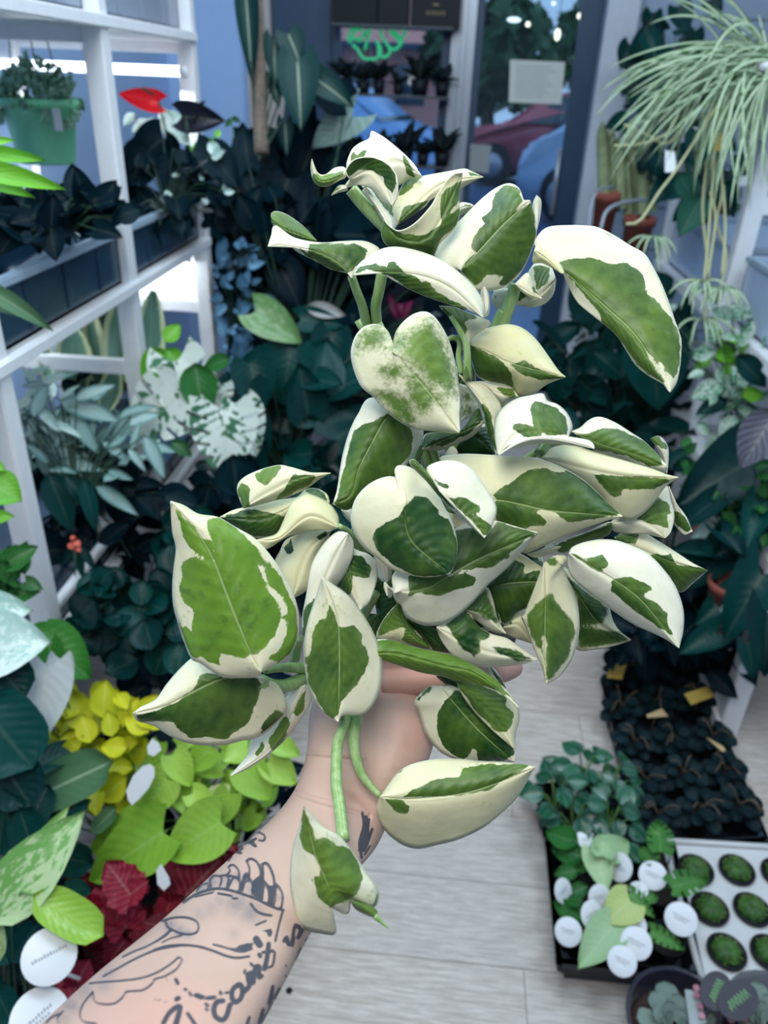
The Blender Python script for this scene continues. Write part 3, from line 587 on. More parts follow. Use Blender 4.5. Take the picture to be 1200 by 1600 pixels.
lf('F', .446, '520,570 640,640 780,690 972,716', '590,540 660,480 700,560 760,600 830,620 880,652', '540,625 580,682 625,712 720,746 800,746 900,736',
   ['568,560 640,490 682,530 732,560 765,600 742,632 710,622 716,680 690,706 640,672 590,602', '760,655 850,670 962,715 880,722 800,692'], tone=.12, yel=.3, mot=.05, rib=0)
lf('F', .450, '640,490 740,520 830,600', '690,440 742,392 772,450 790,530', '700,540 770,590', ['630,490 690,440 742,395 785,520 810,570 700,510'], tone=.3, yel=.3, mot=.12, rib=0)
lf('F', .425, '222,690 350,690 560,745 700,780 885,930', '215,650 250,628 320,630 420,660 520,682 600,700 680,740 760,790 840,860', '228,722 272,715 350,740 450,772 550,790 600,806 720,828 840,875',
   ['200,640 320,620 600,690 770,790 890,930 840,880 720,832 600,812 450,778 272,722 225,728'], tone=.72, fl=.01, fr=.006, rib=.4)
lf('F', .434, '600,800 720,920 800,1000 866,1115', '640,880 700,960 780,1040 830,1082', '640,805 720,828 840,872 882,930 888,990 866,1060',
   ['590,795 720,832 835,885 830,920 862,960 855,1010 828,1040 790,1035 700,950 640,870'], tone=.55, yel=.6, fl=.004, fr=.01, rib=0)
lf('F', .448, '540,780 560,800 620,840', '560,785 640,830', '520,790 570,830', ['500,770 600,800 640,850 560,830'], tone=.05, rib=0, wave=0)
lf('F', .468, '740,750 790,800 832,855', '770,748 815,810', '745,790 790,830', ['755,745 800,790 840,860 800,830'], tone=.1, rib=0, wave=0)
# --- left
lf('E', .400, '625,1050 580,970 520,830 450,650 400,520 330,400 200,250', '610,1070 520,1077 440,1070 400,1050 340,1008 300,990 260,900 235,820 214,740 209,650 216,560 226,470 210,400 203,310', '680,1020 720,1000 770,950 797,880 800,790 780,700 740,620 680,520 600,430 500,370 420,325 330,310 262,270',
   ['368,340 440,328 520,390 620,480 700,580 780,740 797,850 765,955 700,1002 660,985 722,930 745,860 730,760 700,880 640,965 590,970 540,870 480,720 420,560 400,470', '250,540 300,515 380,530 432,545 474,650 546,830 580,965 545,985 430,960 437,1022 380,1002 330,960 300,870 312,760 260,720 240,660 258,600',
    '212,270 290,350 345,420 400,440 400,540 300,470 258,420 245,355', '228,805 290,860 322,900 337,1000 290,975 250,890'], ['604,510 640,560 655,640 720,700 740,765 722,850 665,960 600,975 690,880 718,790 700,720 645,660 622,590'], tone=.82, yel=.45, fl=.014, fr=.016, wave=.003)
lf('E', .422, '640,1080 500,1075 420,1085 300,1142 180,1205 25,1242', '560,1060 420,1050 350,1010 310,983 250,1030 180,1110 130,1180 62,1215', '700,1110 742,1190 735,1250 620,1350 530,1372 430,1394 300,1386 200,1350 120,1300 42,1276',
   ['28,1248 130,1228 230,1190 300,1140 345,1068 390,1060 480,1080 600,1070 632,1110 600,1200 560,1290 450,1366 390,1350 300,1357 222,1312 240,1290 180,1280 60,1282', '600,1342 640,1270 690,1230 742,1245 702,1300 650,1352'], tone=.33, yel=.35, fl=.012, fr=.014)
lf('E', .446, '830,1110 760,1260 660,1420 478,1540', '760,1150 600,1330 570,1400 560,1440 502,1510', '862,1140 852,1200 800,1282 740,1362 640,1450 560,1502',
   ['660,1370 740,1255 762,1290 722,1382 680,1422', '770,1240 832,1130 822,1222 790,1260', '590,1440 630,1380 640,1400 610,1450'], tone=.6, yel=.1, fl=.008, fr=.008)
st('E', .425, .46, '622,1092 680,1115 750,1110 835,1075', 66, 62)
st('E', .43, .46, '640,1045 720,1030 790,1030 840,1035', 30, 58)
st('E', .45, .46, '640,1125 740,1190 800,1130 815,1080', 20, 62)
lf('E', .414, '910,605 960,720 985,820 990,1000 985,1282', '888,680 850,790 830,880 824,960 838,1080 860,1150 905,1225', '960,640 1040,700 1100,780 1152,870 1182,950 1192,1030 1182,1120 1150,1200 1100,1247 1010,1252',
   ['948,738 978,800 985,850 1060,830 1092,882 1086,920 1117,930 1127,980 1112,1050 1062,1120 1002,1190 985,1245 960,1282 900,1202 850,1100 828,975 852,980 870,890 898,812 930,800'], tone=.45, yel=.35, fl=.012, fr=.012)
st('E', .43, .46, '985,1235 1000,1258 1020,1262', 40, 40)
lf('E', .436, '1030,400 960,530 900,680 828,885', '985,392 935,430 890,490 858,560 838,680 818,790 818,860', '1055,440 1052,510 1010,600 970,655 920,760 870,880', ['828,765 870,700 897,710 862,800 825,885'], tone=.15, yel=.08, rib=0, fl=.006, fr=.01)
lf('E', .446, '1055,470 1040,590 1090,757', '1042,530 1000,600 975,640 1030,690', '1085,485 1130,500 1167,550 1166,620 1132,720', ['1050,500 1100,508 1137,560 1132,612 1090,607 1030,580', '1030,585 1050,600 1040,690 975,640'], tone=.1, yel=.15)
lf('E', .450, '540,280 680,200 800,140 950,118', '512,200 530,150 600,110 700,82 760,90 850,115 905,117', '600,268 690,245 780,215 850,180 900,143',
   ['508,200 540,158 572,195 577,270 540,285', '600,130 650,93 722,83 690,130 650,178 612,158', '690,248 750,160 772,115 830,125 892,130 850,172 780,205'], tone=.6, yel=.5, rib=0)
lf('E', .458, '945,255 800,260 640,330 430,325', '930,215 880,190 830,198 790,232 700,246 600,270 500,290', '760,330 690,402 600,422 540,400 470,345', ['430,325 560,288 640,300 735,322 722,372 690,402 600,418 500,370', '820,200 880,188 935,225 930,260 880,225'], tone=.2, yel=.7, rib=0)
lf('E', .440, '990,372 850,320 720,420 600,432', '985,320 960,278 910,240 850,220 800,235 760,270 730,340 700,400 650,420', '960,382 860,386 760,410 700,442 650,472 610,452', yel=.75, tone=.7, fl=.01, fr=.006, rib=.3)
lf('E', .454, '960,385 850,480 770,705', '860,388 750,425 715,480 690,560', '945,400 930,450 885,560 842,660', ['728,470 770,418 782,480 750,503', '880,420 930,390 940,410 900,430', '665,490 720,465 745,430 700,520'], tone=.1, yel=.6, rib=0)
st('E', .44, .47, '990,365 1030,390 1070,430 1105,490', 26, 40)
st('E', .47, .49, '1165,680 1100,790 1060,880', 40, 60)
st('E', .46, .47, '800,890 790,950 780,1000', 46, 46)
# --- trailing shoots below
st('G', .436, .392, '335,190 300,280 290,330 288,480 300,560 318,720', 46, 56)
st('G', .438, .425, '372,180 362,300 385,410 420,470 475,530', 60, 26)
lf('G', .350, '260,1000 250,900 205,800 175,690 150,575', '285,1110 220,1112 150,1096 120,1062 104,980 92,900 95,820 110,720 140,630', '335,1030 352,972 400,985 450,1000 468,960 460,915 420,860 350,760 300,700 230,660 175,600',
   ['146,585 178,650 195,720 240,708 290,742 342,750 382,810 397,880 372,950 302,982 262,1000 210,960 205,912 175,887 200,868 236,872 215,820 190,780 150,750 136,700', '448,1000 470,920 480,960 462,1005'], tone=.62, yel=.3, fl=.012, fr=.014)
lf('G', .352, '350,975 410,1010 462,1045', '400,983 455,1012', '372,1010 420,1035', ['345,970 410,985 470,1030 450,1046 390,1025'], tone=.4, rib=0, wave=0)
st('G', .352, .352, '452,1040 480,1065 512,1092', 26, 6)
lf('G', .415, '475,530 600,540 800,520 950,480 1135,405', '510,478 560,420 620,390 700,374 800,371 900,380 1000,386 1080,395', '460,590 480,650 520,700 580,740 640,752 720,735 800,715 900,670 980,610 1060,530 1120,425',
   ['570,532 640,490 720,455 815,450 832,412 950,393 1112,400 1000,460 940,500 800,527 680,532', '492,540 560,545 602,575 592,606 550,597', '500,485 555,420 602,392 560,425'], tone=.45, yel=.6, fl=.012, fr=.014)
lf('G', .444, '730,60 850,200 940,290 1047,382', '690,60 645,95 620,130 640,172 668,260 720,330 782,366 860,385 960,380', '820,50 950,130 1040,230 1052,300',
   ['720,185 748,120 800,75 900,110 1000,230 1042,300 1045,350 1000,380 890,380 870,320 842,372 780,352 730,292 718,230', '612,130 690,55 700,72 640,125'], ['870,320 885,330 895,385 845,380'], tone=.18, yel=.35, fl=.012, fr=.01)

# dark leaves added deep inside the plant, shade put into their tone
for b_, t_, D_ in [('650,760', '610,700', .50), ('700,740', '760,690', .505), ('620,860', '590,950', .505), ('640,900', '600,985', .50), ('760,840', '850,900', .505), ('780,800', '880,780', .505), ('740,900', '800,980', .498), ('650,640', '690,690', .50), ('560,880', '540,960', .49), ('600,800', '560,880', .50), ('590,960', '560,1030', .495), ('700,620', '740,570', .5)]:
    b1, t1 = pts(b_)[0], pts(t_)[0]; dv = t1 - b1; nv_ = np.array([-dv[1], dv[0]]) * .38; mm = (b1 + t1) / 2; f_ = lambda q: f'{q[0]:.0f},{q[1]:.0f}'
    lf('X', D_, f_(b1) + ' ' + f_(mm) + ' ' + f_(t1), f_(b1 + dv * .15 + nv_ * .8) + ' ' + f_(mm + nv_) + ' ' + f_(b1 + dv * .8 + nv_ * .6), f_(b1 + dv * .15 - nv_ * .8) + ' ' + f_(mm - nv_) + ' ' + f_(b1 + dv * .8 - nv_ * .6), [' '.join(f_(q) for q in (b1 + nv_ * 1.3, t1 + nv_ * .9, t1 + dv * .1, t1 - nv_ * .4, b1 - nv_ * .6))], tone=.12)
# nursery pot and soil, almost hidden by the leaves
M_NPOT = plain('dark_nursery_plastic', (0.012, 0.013, 0.016), 0.35)
M_SOIL = plain('potting_soil', (0.022, 0.016, 0.012), 0.95, var=0.4, scale=200, bump=0.6)
_pc = P(712, 885, 0.558)
MB().lathe([(0.0, -.075), (.046, -.075), (.048, -.073), (.062, .045), (.065, .046), (.066, .060), (.062, .060), (.059, .04), (0.0, .04)], _pc, 32).build('pot', M_NPOT, pothos)
MB().lathe([(0.0, .046), (.04, .048), (.0595, .043)], _pc, 24).build('soil', M_SOIL, pothos)
for k, (x, y, x1, y1, w) in enumerate([(690, 780, 560, 500, 14), (700, 780, 590, 505, 15), (720, 780, 690, 600, 14), (735, 780, 790, 520, 15), (750, 790, 880, 800, 12), (660, 790, 560, 830, 12), (640, 800, 500, 1040, 14), (720, 780, 640, 560, 12), (740, 780, 850, 700, 12)]):
    st('X', .53, .487, f'{x},{y} {(x+x1)/2+8},{(y+y1)/2-10} {x1},{y1}', w, w)
# ------------------------------------------------------------------ the tattooed arm and the hand under the pot
ZOOM.update(T=(240, 1280, 1200 / 260), U=(40, 1400, 1200 / 260), W=(440, 1000, 3))
INK = [  # zoom, width, line
 ('T', 14, '215,600 300,545 380,515 470,500 560,515 640,540 740,575 820,615 890,645 935,655'), ('T', 12, '935,655 915,720 895,800 878,880'),
 ('T', 13, '670,300 700,285 740,305 765,350 775,400 775,460'), ('T', 10, '670,300 690,350 690,400 680,450'),
 ('T', 14, '785,325 810,315 840,350 865,420 870,490 850,620'), ('T', 12, '785,325 790,400 790,470'), ('T', 14, '790,440 820,480 835,540 830,610'), ('T', 12, '870,460 905,490 930,550 925,620 915,650'),
 ('T', 8, '880,480 880,560 870,620'), ('T', 11, '630,500 660,395 690,420 715,480 715,540'), ('T', 10, '640,520 670,400'),
 ('T', 11, '540,345 560,330 590,340 615,380 615,440'), ('T', 10, '540,345 550,375 525,405'), ('T', 12, '525,405 560,410 590,420 620,450 620,510'),
 ('T', 9, '540,490 570,430 590,415'), ('T', 10, '480,410 520,405 540,430 530,490'), ('T', 10, '405,440 430,410 470,410 490,430 480,480'),
 ('T', 10, '405,440 415,490'), ('T', 8, '360,470 385,465 395,500'), ('T', 7, '310,520 345,470'), ('T', 12, '465,535 520,545 565,555'),
 ('T', 10, '570,570 605,572'), ('T', 7, '300,560 360,545 430,528'), ('T', 14, '700,610 740,660 790,685 850,695'), ('T', 9, '735,765 780,745 812,733'),
 ('T', 10, '430,903 490,918 550,935 610,935 660,915 710,900'), ('T', 9, '540,930 590,950 650,955 710,935'),
 ('T', 13, '0,945 100,915 220,908 330,920 430,950 520,985 600,1000 690,990'),
 ('T', 12, '60,735 140,712 220,708 290,725 322,760 315,810 270,830 200,825 140,800 100,775 85,740'), ('T', 7, '130,790 100,830 50,865 0,890'), ('T', 6, '200,840 120,860 60,890'),
 ('T', 22, '160,1155 175,1185'), ('T', 18, '225,1225 235,1232'), ('T', 18, '260,1250 268,1270'), ('T', 32, '310,1270 350,1285'),
 ('T', 25, '390,1290 440,1285'), ('T', 18, '375,1330 390,1345'), ('T', 18, '378,1370 385,1375'), ('T', 18, '480,1245 485,1260'), ('T', 18, '525,1250 530,1252'),
 ('T', 16, '660,1090 655,1110'), ('T', 16, '700,1040 712,1055'), ('T', 22, '760,975 770,990'), ('T', 45, '740,865 765,905'), ('T', 30, '165,1300 180,1290'),
 ('T', 10, '8,1300 10,1302'), ('T', 10, '43,1305 46,1306'), ('T', 10, '83,1315 86,1317'), ('T', 8, '95,1150 100,1165'),
 ('T', 32, '500,1310 455,1320 435,1370 445,1420 490,1450 525,1420 550,1340'), ('T', 30, '565,1290 570,1230 620,1190 640,1230 630,1290 590,1320 565,1290'),
 ('T', 28, '660,1240 690,1200 680,1130 710,1110 720,1180'), ('T', 24, '720,1180 730,1080 760,1060 760,1140 780,1130'), ('T', 28, '800,1080 820,990 830,900'),
 ('T', 18, '790,960 860,950'), ('T', 12, '830,1070 860,1050 875,960'), ('T', 30, '70,1470 120,1390 190,1350 165,1480'), ('T', 26, '195,1355 150,1490'), ('T', 22, '245,1400 300,1480'),
 ('T', 20, '940,880 960,850 970,900 990,900 1010,850 1000,910'), ('T', 18, '1000,880 1020,770 1060,790 1040,860 1075,800'), ('T', 14, '1020,760 1050,790'),
 ('T', 10, '1100,875 1110,860'), ('T', 10, '1030,1010 1060,930'), ('T', 8, '953,1055 957,1060'), ('T', 8, '953,1130 957,1135'),
 ('T', 16, '830,1390 850,1300 860,1200 830,1330'), ('T', 16, '870,1290 910,1220 890,1300'), ('T', 16, '760,1470 790,1370 780,1470 820,1400'), ('T', 18, '670,1490 690,1430'),
 ('T', 10, '720,105 760,95 800,120 795,155 760,150'), ('T', 10, '740,140 690,165 740,200 720,170'), ('T', 8, '650,180 720,160'), ('T', 14, '640,210 600,235 630,245'), ('T', 10, '560,270 540,300'),
 ('U', 8, '1050,240 980,300 880,360 780,400 700,440'), ('U', 10, '1200,355 1100,360 960,385 850,425 740,480 650,530 560,580'),
 ('U', 9, '1130,460 1105,440 1060,480 960,545 840,590 700,610 560,620 460,630'),
 ('U', 9, '1130,460 1090,525 1000,580 930,600 910,635 840,680 730,690 700,730 640,775 560,780 500,760 485,690'),
 ('U', 10, '485,690 420,770 395,830 395,880 430,910 510,920'), ('U', 8, '270,830 230,880 240,920'), ('U', 9, '240,850 180,880 150,915'),
 ('W', 9, '378,810 385,870 365,950 375,1020'), ('W', 14, '395,830 395,900 375,960'), ('W', 8, '410,840 400,920'), ('W', 8, '425,885 400,960 385,990'), ('W', 5, '415,965 390,1005')]
INKFILL = [('T', '720,440 770,400 800,480 790,590 740,560 700,520'), ('T', '800,450 840,480 870,480 850,620 830,610 825,520'), ('T', '780,805 850,788 858,815 845,850 825,845 815,815'),
           ('T', '600,915 690,890 715,915 700,945 640,955'), ('W', '378,880 410,880 412,930 385,990 358,990 362,940')]
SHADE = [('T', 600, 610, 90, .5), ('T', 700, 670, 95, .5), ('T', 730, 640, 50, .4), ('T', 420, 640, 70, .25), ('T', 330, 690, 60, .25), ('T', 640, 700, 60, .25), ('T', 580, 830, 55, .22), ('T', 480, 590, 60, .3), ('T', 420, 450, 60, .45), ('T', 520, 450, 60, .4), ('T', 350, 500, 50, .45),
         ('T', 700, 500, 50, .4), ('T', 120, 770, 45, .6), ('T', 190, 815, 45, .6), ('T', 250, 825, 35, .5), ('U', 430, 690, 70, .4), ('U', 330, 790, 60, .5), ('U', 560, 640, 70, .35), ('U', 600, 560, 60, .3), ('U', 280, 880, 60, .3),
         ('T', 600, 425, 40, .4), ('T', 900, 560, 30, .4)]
def mat_skin():
    m, nt, b, o = newmat('tattooed_skin'); g = G(nt); co = g.coord()
    n1 = g.noise(700, 4, 0.6, co); n2 = g.noise(28, 3, 0.5, co); n3 = g.noise(260, 3, 0.7, co)
    c = g.mix(n2, (0.41, 0.285, 0.225), (0.52, 0.38, 0.31)); c = g.mix(g.ss(n3, 0.35, 0.75, 0.0, 0.25), c, (0.54, 0.32, 0.26))
    c = g.mix(g.attr('flush').outputs['Fac'], c, (0.60, 0.28, 0.23))
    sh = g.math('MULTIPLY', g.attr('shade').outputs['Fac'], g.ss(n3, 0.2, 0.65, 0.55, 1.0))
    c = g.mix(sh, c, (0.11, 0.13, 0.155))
    s = g.math('ADD', g.attr('ink').outputs['Fac'], g.math('MULTIPLY', g.math('SUBTRACT', n3, 0.5), 0.8))
    c = g.mix(g.ss(s, -0.9, 0.7, 0.0, 0.93), c, g.mix(n2, (0.014, 0.024, 0.042), (0.035, 0.05, 0.075)))
    nt.links.new(c, b.inputs['Base Color']); b.inputs['Roughness'].default_value = 0.5; b.inputs['Specular IOR Level'].default_value = 0.35
    b.inputs['Subsurface Weight'].default_value = 0.05; b.inputs['Subsurface Radius'].default_value = (0.012, 0.005, 0.003); b.inputs['Subsurface Scale'].default_value = 0.5
    cr = g.attr('crease').outputs['Fac']
    h = g.math('ADD', g.math('MULTIPLY', n1, 0.25), g.math('MULTIPLY', cr, -1.6))
    nt.links.new(g.bump(h, 0.35, 0.0015), b.inputs['Normal']); return m
M_SKIN = mat_skin()
ARM = np.array([  # left edge, right edge in the photograph, distance, half thickness
 (-260, 1880, 250, 1900, .235, .040), (-130, 1770, 330, 1760, .275, .038), (20, 1640, 395, 1628, .315, .036), (140, 1530, 443, 1539, .345, .034), (243, 1446, 480, 1468, .372, .031), (299, 1396, 512, 1422, .388, .029),
 (359, 1341, 550, 1370, .407, .027), (420, 1284, 585, 1328, .428, .0245), (455, 1242, 606, 1288, .443, .023), (473, 1202, 634, 1240, .458, .0225), (481, 1160, 668, 1190, .470, .0225), (484, 1116, 688, 1130, .484, .022),
 (502, 1060, 715, 1085, .505, .021), (540, 1010, 745, 1040, .535, .019), (590, 985, 760, 1005, .565, .016), (640, 975, 730, 985, .585, .010), (675, 972, 695, 974, .590, .002)], float)
def build_arm():
    nu, nv = 460, 250
    S = catmull(ARM, nu); ph = 2 * np.pi * (np.arange(nv) / nv)
    ph = ph + 0.28 * np.sin(2 * ph) * 0 ; cs, sn = np.cos(ph), np.sin(ph)
    L, R, D, T = S[:, None, 0:2], S[:, None, 2:4], S[:, 4][:, None], S[:, 5][:, None]
    px = (L + R) / 2 - (R - L) / 2 * cs[None, :, None]
    dep = D - T * np.where(sn > 0, np.abs(sn) ** 0.85, -np.abs(sn))[None, :]
    X, Y = px[..., 0], px[..., 1]
    def blob(x, y, rx, ry, a=0.0):
        dx, dy = X - x, Y - y; c, s = math.cos(a), math.sin(a)
        return np.exp(-(((dx * c + dy * s) / rx) ** 2 + ((-dx * s + dy * c) / ry) ** 2))
    front = (sn > 0)[None, :]
    dep = dep - front * (0.006 * blob(545, 1120, 45, 70, .1) + 0.004 * blob(640, 1110, 40, 60) - 0.004 * blob(590, 1150, 22, 90, .1) - .0025 * blob(560, 1235, 60, 16, .25))
    dep = dep + front * (0.0016 * np.exp(-((Y - 1180 - 0.10 * (X - 480)) / 5) ** 2) * (X < 560) + 0.0014 * np.exp(-((Y - 1235 - 0.35 * (X - 460)) / 5) ** 2) * (X < 580))
    Q = px.reshape(-1, 2); V = EYE + rays(Q) * dep.reshape(-1, 1)
    F = [(i * nv + k, (i + 1) * nv + k, (i + 1) * nv + (k + 1) % nv, i * nv + (k + 1) % nv) for i in range(nu - 1) for k in range(nv)]
    fr = np.broadcast_to(front, X.shape).ravel()
    ink = np.full(len(Q), -30.0); shade = np.zeros(len(Q))
    for z, wd_, s in INK:
        p = tr(z, s); p = catmull(p, max(3, len(p) * 5)); hw = wd_ / ZOOM[z][2] / 2 + 0.65
        sel = np.where(fr & (Q[:, 0] > p[:, 0].min() - 12) & (Q[:, 0] < p[:, 0].max() + 12) & (Q[:, 1] > p[:, 1].min() - 12) & (Q[:, 1] < p[:, 1].max() + 12))[0]
        if len(sel) == 0: continue
        d = np.full(len(sel), 1e9)
        for i in range(len(p) - 1): d = np.minimum(d, segdist(Q[sel], p[i], p[i + 1]))
        ink[sel] = np.maximum(ink[sel], hw - d)
    for z, s in INKFILL: ink = np.where(fr, np.maximum(ink, polysd(Q, tr(z, s))), ink)
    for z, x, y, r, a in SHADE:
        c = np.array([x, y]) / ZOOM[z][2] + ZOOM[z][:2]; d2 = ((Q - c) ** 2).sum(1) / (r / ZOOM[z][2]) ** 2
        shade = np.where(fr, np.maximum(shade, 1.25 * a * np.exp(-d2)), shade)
    fl = np.clip(0.75 * blob(640, 1050, 90, 30) + 0.35 * blob(660, 1140, 50, 60) + .25 * blob(560, 1255, 70, 30, .3) + .3 * blob(250, 1590, 120, 60), 0, .8).ravel()
    crease = (np.exp(-((Y - 1178 - 0.08 * (X - 480)) / 2.2) ** 2) * (X < 570) + np.exp(-((Y - 1232 - 0.36 * (X - 460)) / 2.2) ** 2) * (X < 575) + .6 * np.exp(-((Y - 1246 - 0.30 * (X - 460)) / 2.0) ** 2) * (X < 560)
              + .35 * np.maximum(0, np.sin((Y - .25 * X) / 3.3)) * blob(610, 1215, 60, 45, .3)).ravel() * fr
    # fingers, closed tubes rooted inside the palm and curled round the pot
    fingers = [[(600, 1068, .487, 10), (660, 1063, .483, 10.5), (720, 1056, .483, 10), (765, 1050, .492, 9.4), (790, 1046, .503, 8.4), (806, 1041, .510, 6.5), (811, 1040, .513, 2.5)],
               [(640, 1030, .540, 10), (720, 1020, .575, 10.5), (770, 985, .590, 10), (790, 950, .585, 9), (795, 920, .575, 7), (796, 914, .573, 2)],
               [(630, 1020, .555, 10), (680, 1000, .595, 10.5), (735, 960, .610, 10), (760, 920, .608, 9), (765, 890, .60, 7), (766, 884, .60, 2)],
               [(610, 1010, .555, 10), (640, 985, .600, 10.5), (680, 930, .618, 10), (705, 890, .618, 9), (712, 860, .612, 7), (713, 854, .61, 2)],
               [(540, 1075, .515, 12), (550, 1040, .545, 12), (585, 1005, .575, 11.5), (620, 975, .595, 10.5), (640, 950, .60, 8.5), (644, 942, .60, 3)]]
    V = list(map(tuple, V)); n0 = len(V); fv = MB()
    for f in fingers:
        p = catmull(np.array(f, float), 26); c = EYE + rays(p[:, :2]) * p[:, 2:3]
        fv.tube(c, p[:, 3] / 1000 * 0.92, 18)
    V += fv.v; F += [tuple(i + n0 for i in q) for q in fv.f]; k = len(fv.v)
    me = mesh('arm', V, F)
    z = np.zeros(k)
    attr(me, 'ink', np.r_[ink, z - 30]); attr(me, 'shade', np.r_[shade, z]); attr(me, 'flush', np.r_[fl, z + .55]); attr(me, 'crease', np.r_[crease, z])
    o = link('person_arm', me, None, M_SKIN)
    return tag(o, 'tattooed bare forearm with an upturned hand holding the potted plant', 'person')
build_arm()
# ------------------------------------------------------------------ white racks, troughs and lamps
def DZ(x, y, z): return depth(PZ(x, y, z))
M_TUBE = plain('led_tube_glow', (0.95, 0.97, 1.0), 0.4, emit=((0.86, 0.93, 1.0), 3.5))
M_TROUGH = plain('smoky_blue_plastic', (0.020, 0.050, 0.085), 0.22, spec=.6, var=.25, scale=6)
M_TROUGHRIM = plain('pale_plastic_rim', (0.36, 0.46, 0.56), 0.3)
def mat_clear(name, col, al):
    m = plain(name, col, .18, spec=.6, var=.06, scale=8); m.node_tree.nodes['Principled BSDF'].inputs['Alpha'].default_value = al; return m
M_BLUETRAY = mat_clear('translucent_blue_plastic', (0.52, 0.64, 0.80), .85)
M_GREYBIN = mat_clear('translucent_grey_bin', (0.30, 0.34, 0.42), .85)
rk = empty('plant_rack', (-1.0, 1.84, 0), 'white frame plant rack along the pale blue wall, holding smoky troughs', 'rack')
for y in (1.22, 1.84, 2.46):
    for x in (-.75, -1.27): MB().box((x - .045, y - .022, 0), (x, y + .022, 1.98), .003).build('post', M_WHITE, rk, smooth=False)
    for z in (.84, 1.568): MB().box((-1.40, y - .012, z - .019), (-.795, y + .012, z + .019), .002).build('cross_rail', M_WHITE, rk, smooth=False)
for z in (.44, 1.045, 1.59):
    MB().box((-1.28, .60, z - .012), (-.76, 2.47, z + .012), .002).build('shelf', M_WHITE, rk, smooth=False)
    MB().box((-.768, .60, z - .013), (-.742, 2.47, z + .012), .003).build('shelf_edge', M_WHITE, rk, smooth=False)
MB().box((-1.26, 2.475, .86), (-.80, 2.482, 1.03)).build('end_panel', M_WHITE, rk, smooth=False)
def trough(a, b, h, label, mat=M_TROUGH, rim=M_TROUGHRIM, grp=None):
    a = np.array(a, float); b = np.array(b, float); c = (a + b) / 2
    t = empty('planter_trough', (c[0], c[1], a[2]), label, 'trough', grp); w = .006
    m = MB().box(a, (b[0], b[1], a[2] + w)).box(a, (a[0] + w, b[1], a[2] + h)).box((b[0] - w, a[1], a[2]), (b[0], b[1], a[2] + h)).box(a, (b[0], a[1] + w, a[2] + h)).box((a[0], b[1] - w, a[2]), (b[0], b[1], a[2] + h))
    m.build('bin', mat, t, smooth=False); z = a[2] + h
    r = MB().box((a[0] - .008, a[1] - .008, z - .012), (a[0] + .012, b[1] + .008, z + .006), .003).box((b[0] - .012, a[1] - .008, z - .012), (b[0] + .008, b[1] + .008, z + .006), .003)
    r.box((a[0], a[1] - .008, z - .012), (b[0], a[1] + .012, z + .006), .003).box((a[0], b[1] - .012, z - .012), (b[0], b[1] + .008, z + .006), .003).build('rim', rim, t, smooth=False)
    for q in np.linspace(a[1] + .12, b[1] - .12, 3): MB().box((b[0] - .002, q - .004, a[2] + .01), (b[0] + .003, q + .004, z - .014)).build('rib', mat, t, smooth=False)
    return t
trough((-1.20, 1.25, 1.059), (-.77, 1.81, 1.062), .115, 'smoky blue plastic trough of dark plants, the nearer one on the white rack')
trough((-1.20, 1.88, 1.059), (-.77, 2.43, 1.062), .115, 'smoky blue plastic trough under the red flower, the farther one on the white rack')
trough((-1.22, 1.25, 1.604), (-.78, 1.81, 1.607), .22, 'grey translucent bin on the top shelf of the white rack, nearer of two', M_GREYBIN, M_GREYBIN)
trough((-1.22, 1.88, 1.604), (-.78, 2.43, 1.607), .22, 'grey translucent bin on the top shelf of the white rack, farther of two', M_GREYBIN, M_GREYBIN)
trough((-1.26, 1.25, .455), (-.775, 1.86, .458), .05, 'shallow white rimmed tray on the lower shelf under silver leaves', M_TROUGH, M_WHITE)
trough((-1.26, 1.89, .455), (-.775, 2.43, .458), .05, 'shallow dark tray on the lower shelf under the white splashed monstera', M_TROUGH, M_TROUGH)
for (a, b, lb) in (((-1.39, 2.44, 1.505), (-.79, 2.44, 1.505), 'glowing white tube lamp across the far end of the rack, above the red flower'), ((-1.25, 2.42, 1.0), (-.82, 2.42, 1.0), 'glowing white tube lamp under the trough shelf at the far end of the rack'),
                   ((-1.22, 1.28, 1.0), (-1.22, 2.3, 1.0), 'glowing white tube lamp under the trough shelf along the wall')):
    t = empty('tube_lamp', a, lb, 'lamp'); a = np.array(a); b = np.array(b); e = nrm(b - a) * .02
    MB().tube([a, b], .013, 12).build('tube', M_TUBE, t); MB().tube([a - e, a], .015, 12).tube([b, b + e], .015, 12).build('end_cap', M_WHITE, t)
area('tube_lamp_light', (-1.02, 2.40, 1.47), (-1.02, 2.2, .8), .45, 5.0, (0.80, 0.90, 1.0), .03)
area('tube_lamp_low_light', (-1.20, 1.8, .97), (-.9, 1.7, .5), .03, 6.0, (0.80, 0.92, 1.0), .9)
area('tube_lamp_end_light', (-1.03, 2.38, .985), (-1.03, 2.5, .9), .4, 1.1, (0.85, 0.93, 1.0), .03)
# right rack
rr = empty('plant_rack', (1.05, 2.3, 0), 'white frame plant rack on the brick side, with pale blue trays', 'rack')
for y in (1.58, 2.34, 3.12):
    for x in (.80, 1.30): MB().box((x, y - .022, 0), (x + .05, y + .022, 1.72 if y < 3 else 1.4), .003).build('post', M_WHITE, rr, smooth=False)
    for z in (.62, 1.24): MB().box((.85, y - .012, z - .022), (1.30, y + .012, z + .022), .002).build('cross_rail', M_WHITE, rr, smooth=False)
for z in (.06, .55, .93):
    if z > .1: MB().box((.82, 1.56, z - .01), (1.34, 3.14, z + .01), .002).build('shelf', M_WHITE, rr, smooth=False)
    MB().box((.792, 1.56, z - .022), (.82, 3.14, z + .016), .003).build('shelf_edge', M_WHITE, rr, smooth=False)
MB().box((1.30, 2.36, .95), (1.31, 3.1, 1.3)).build('back_panel', M_WHITE, rr, smooth=False)
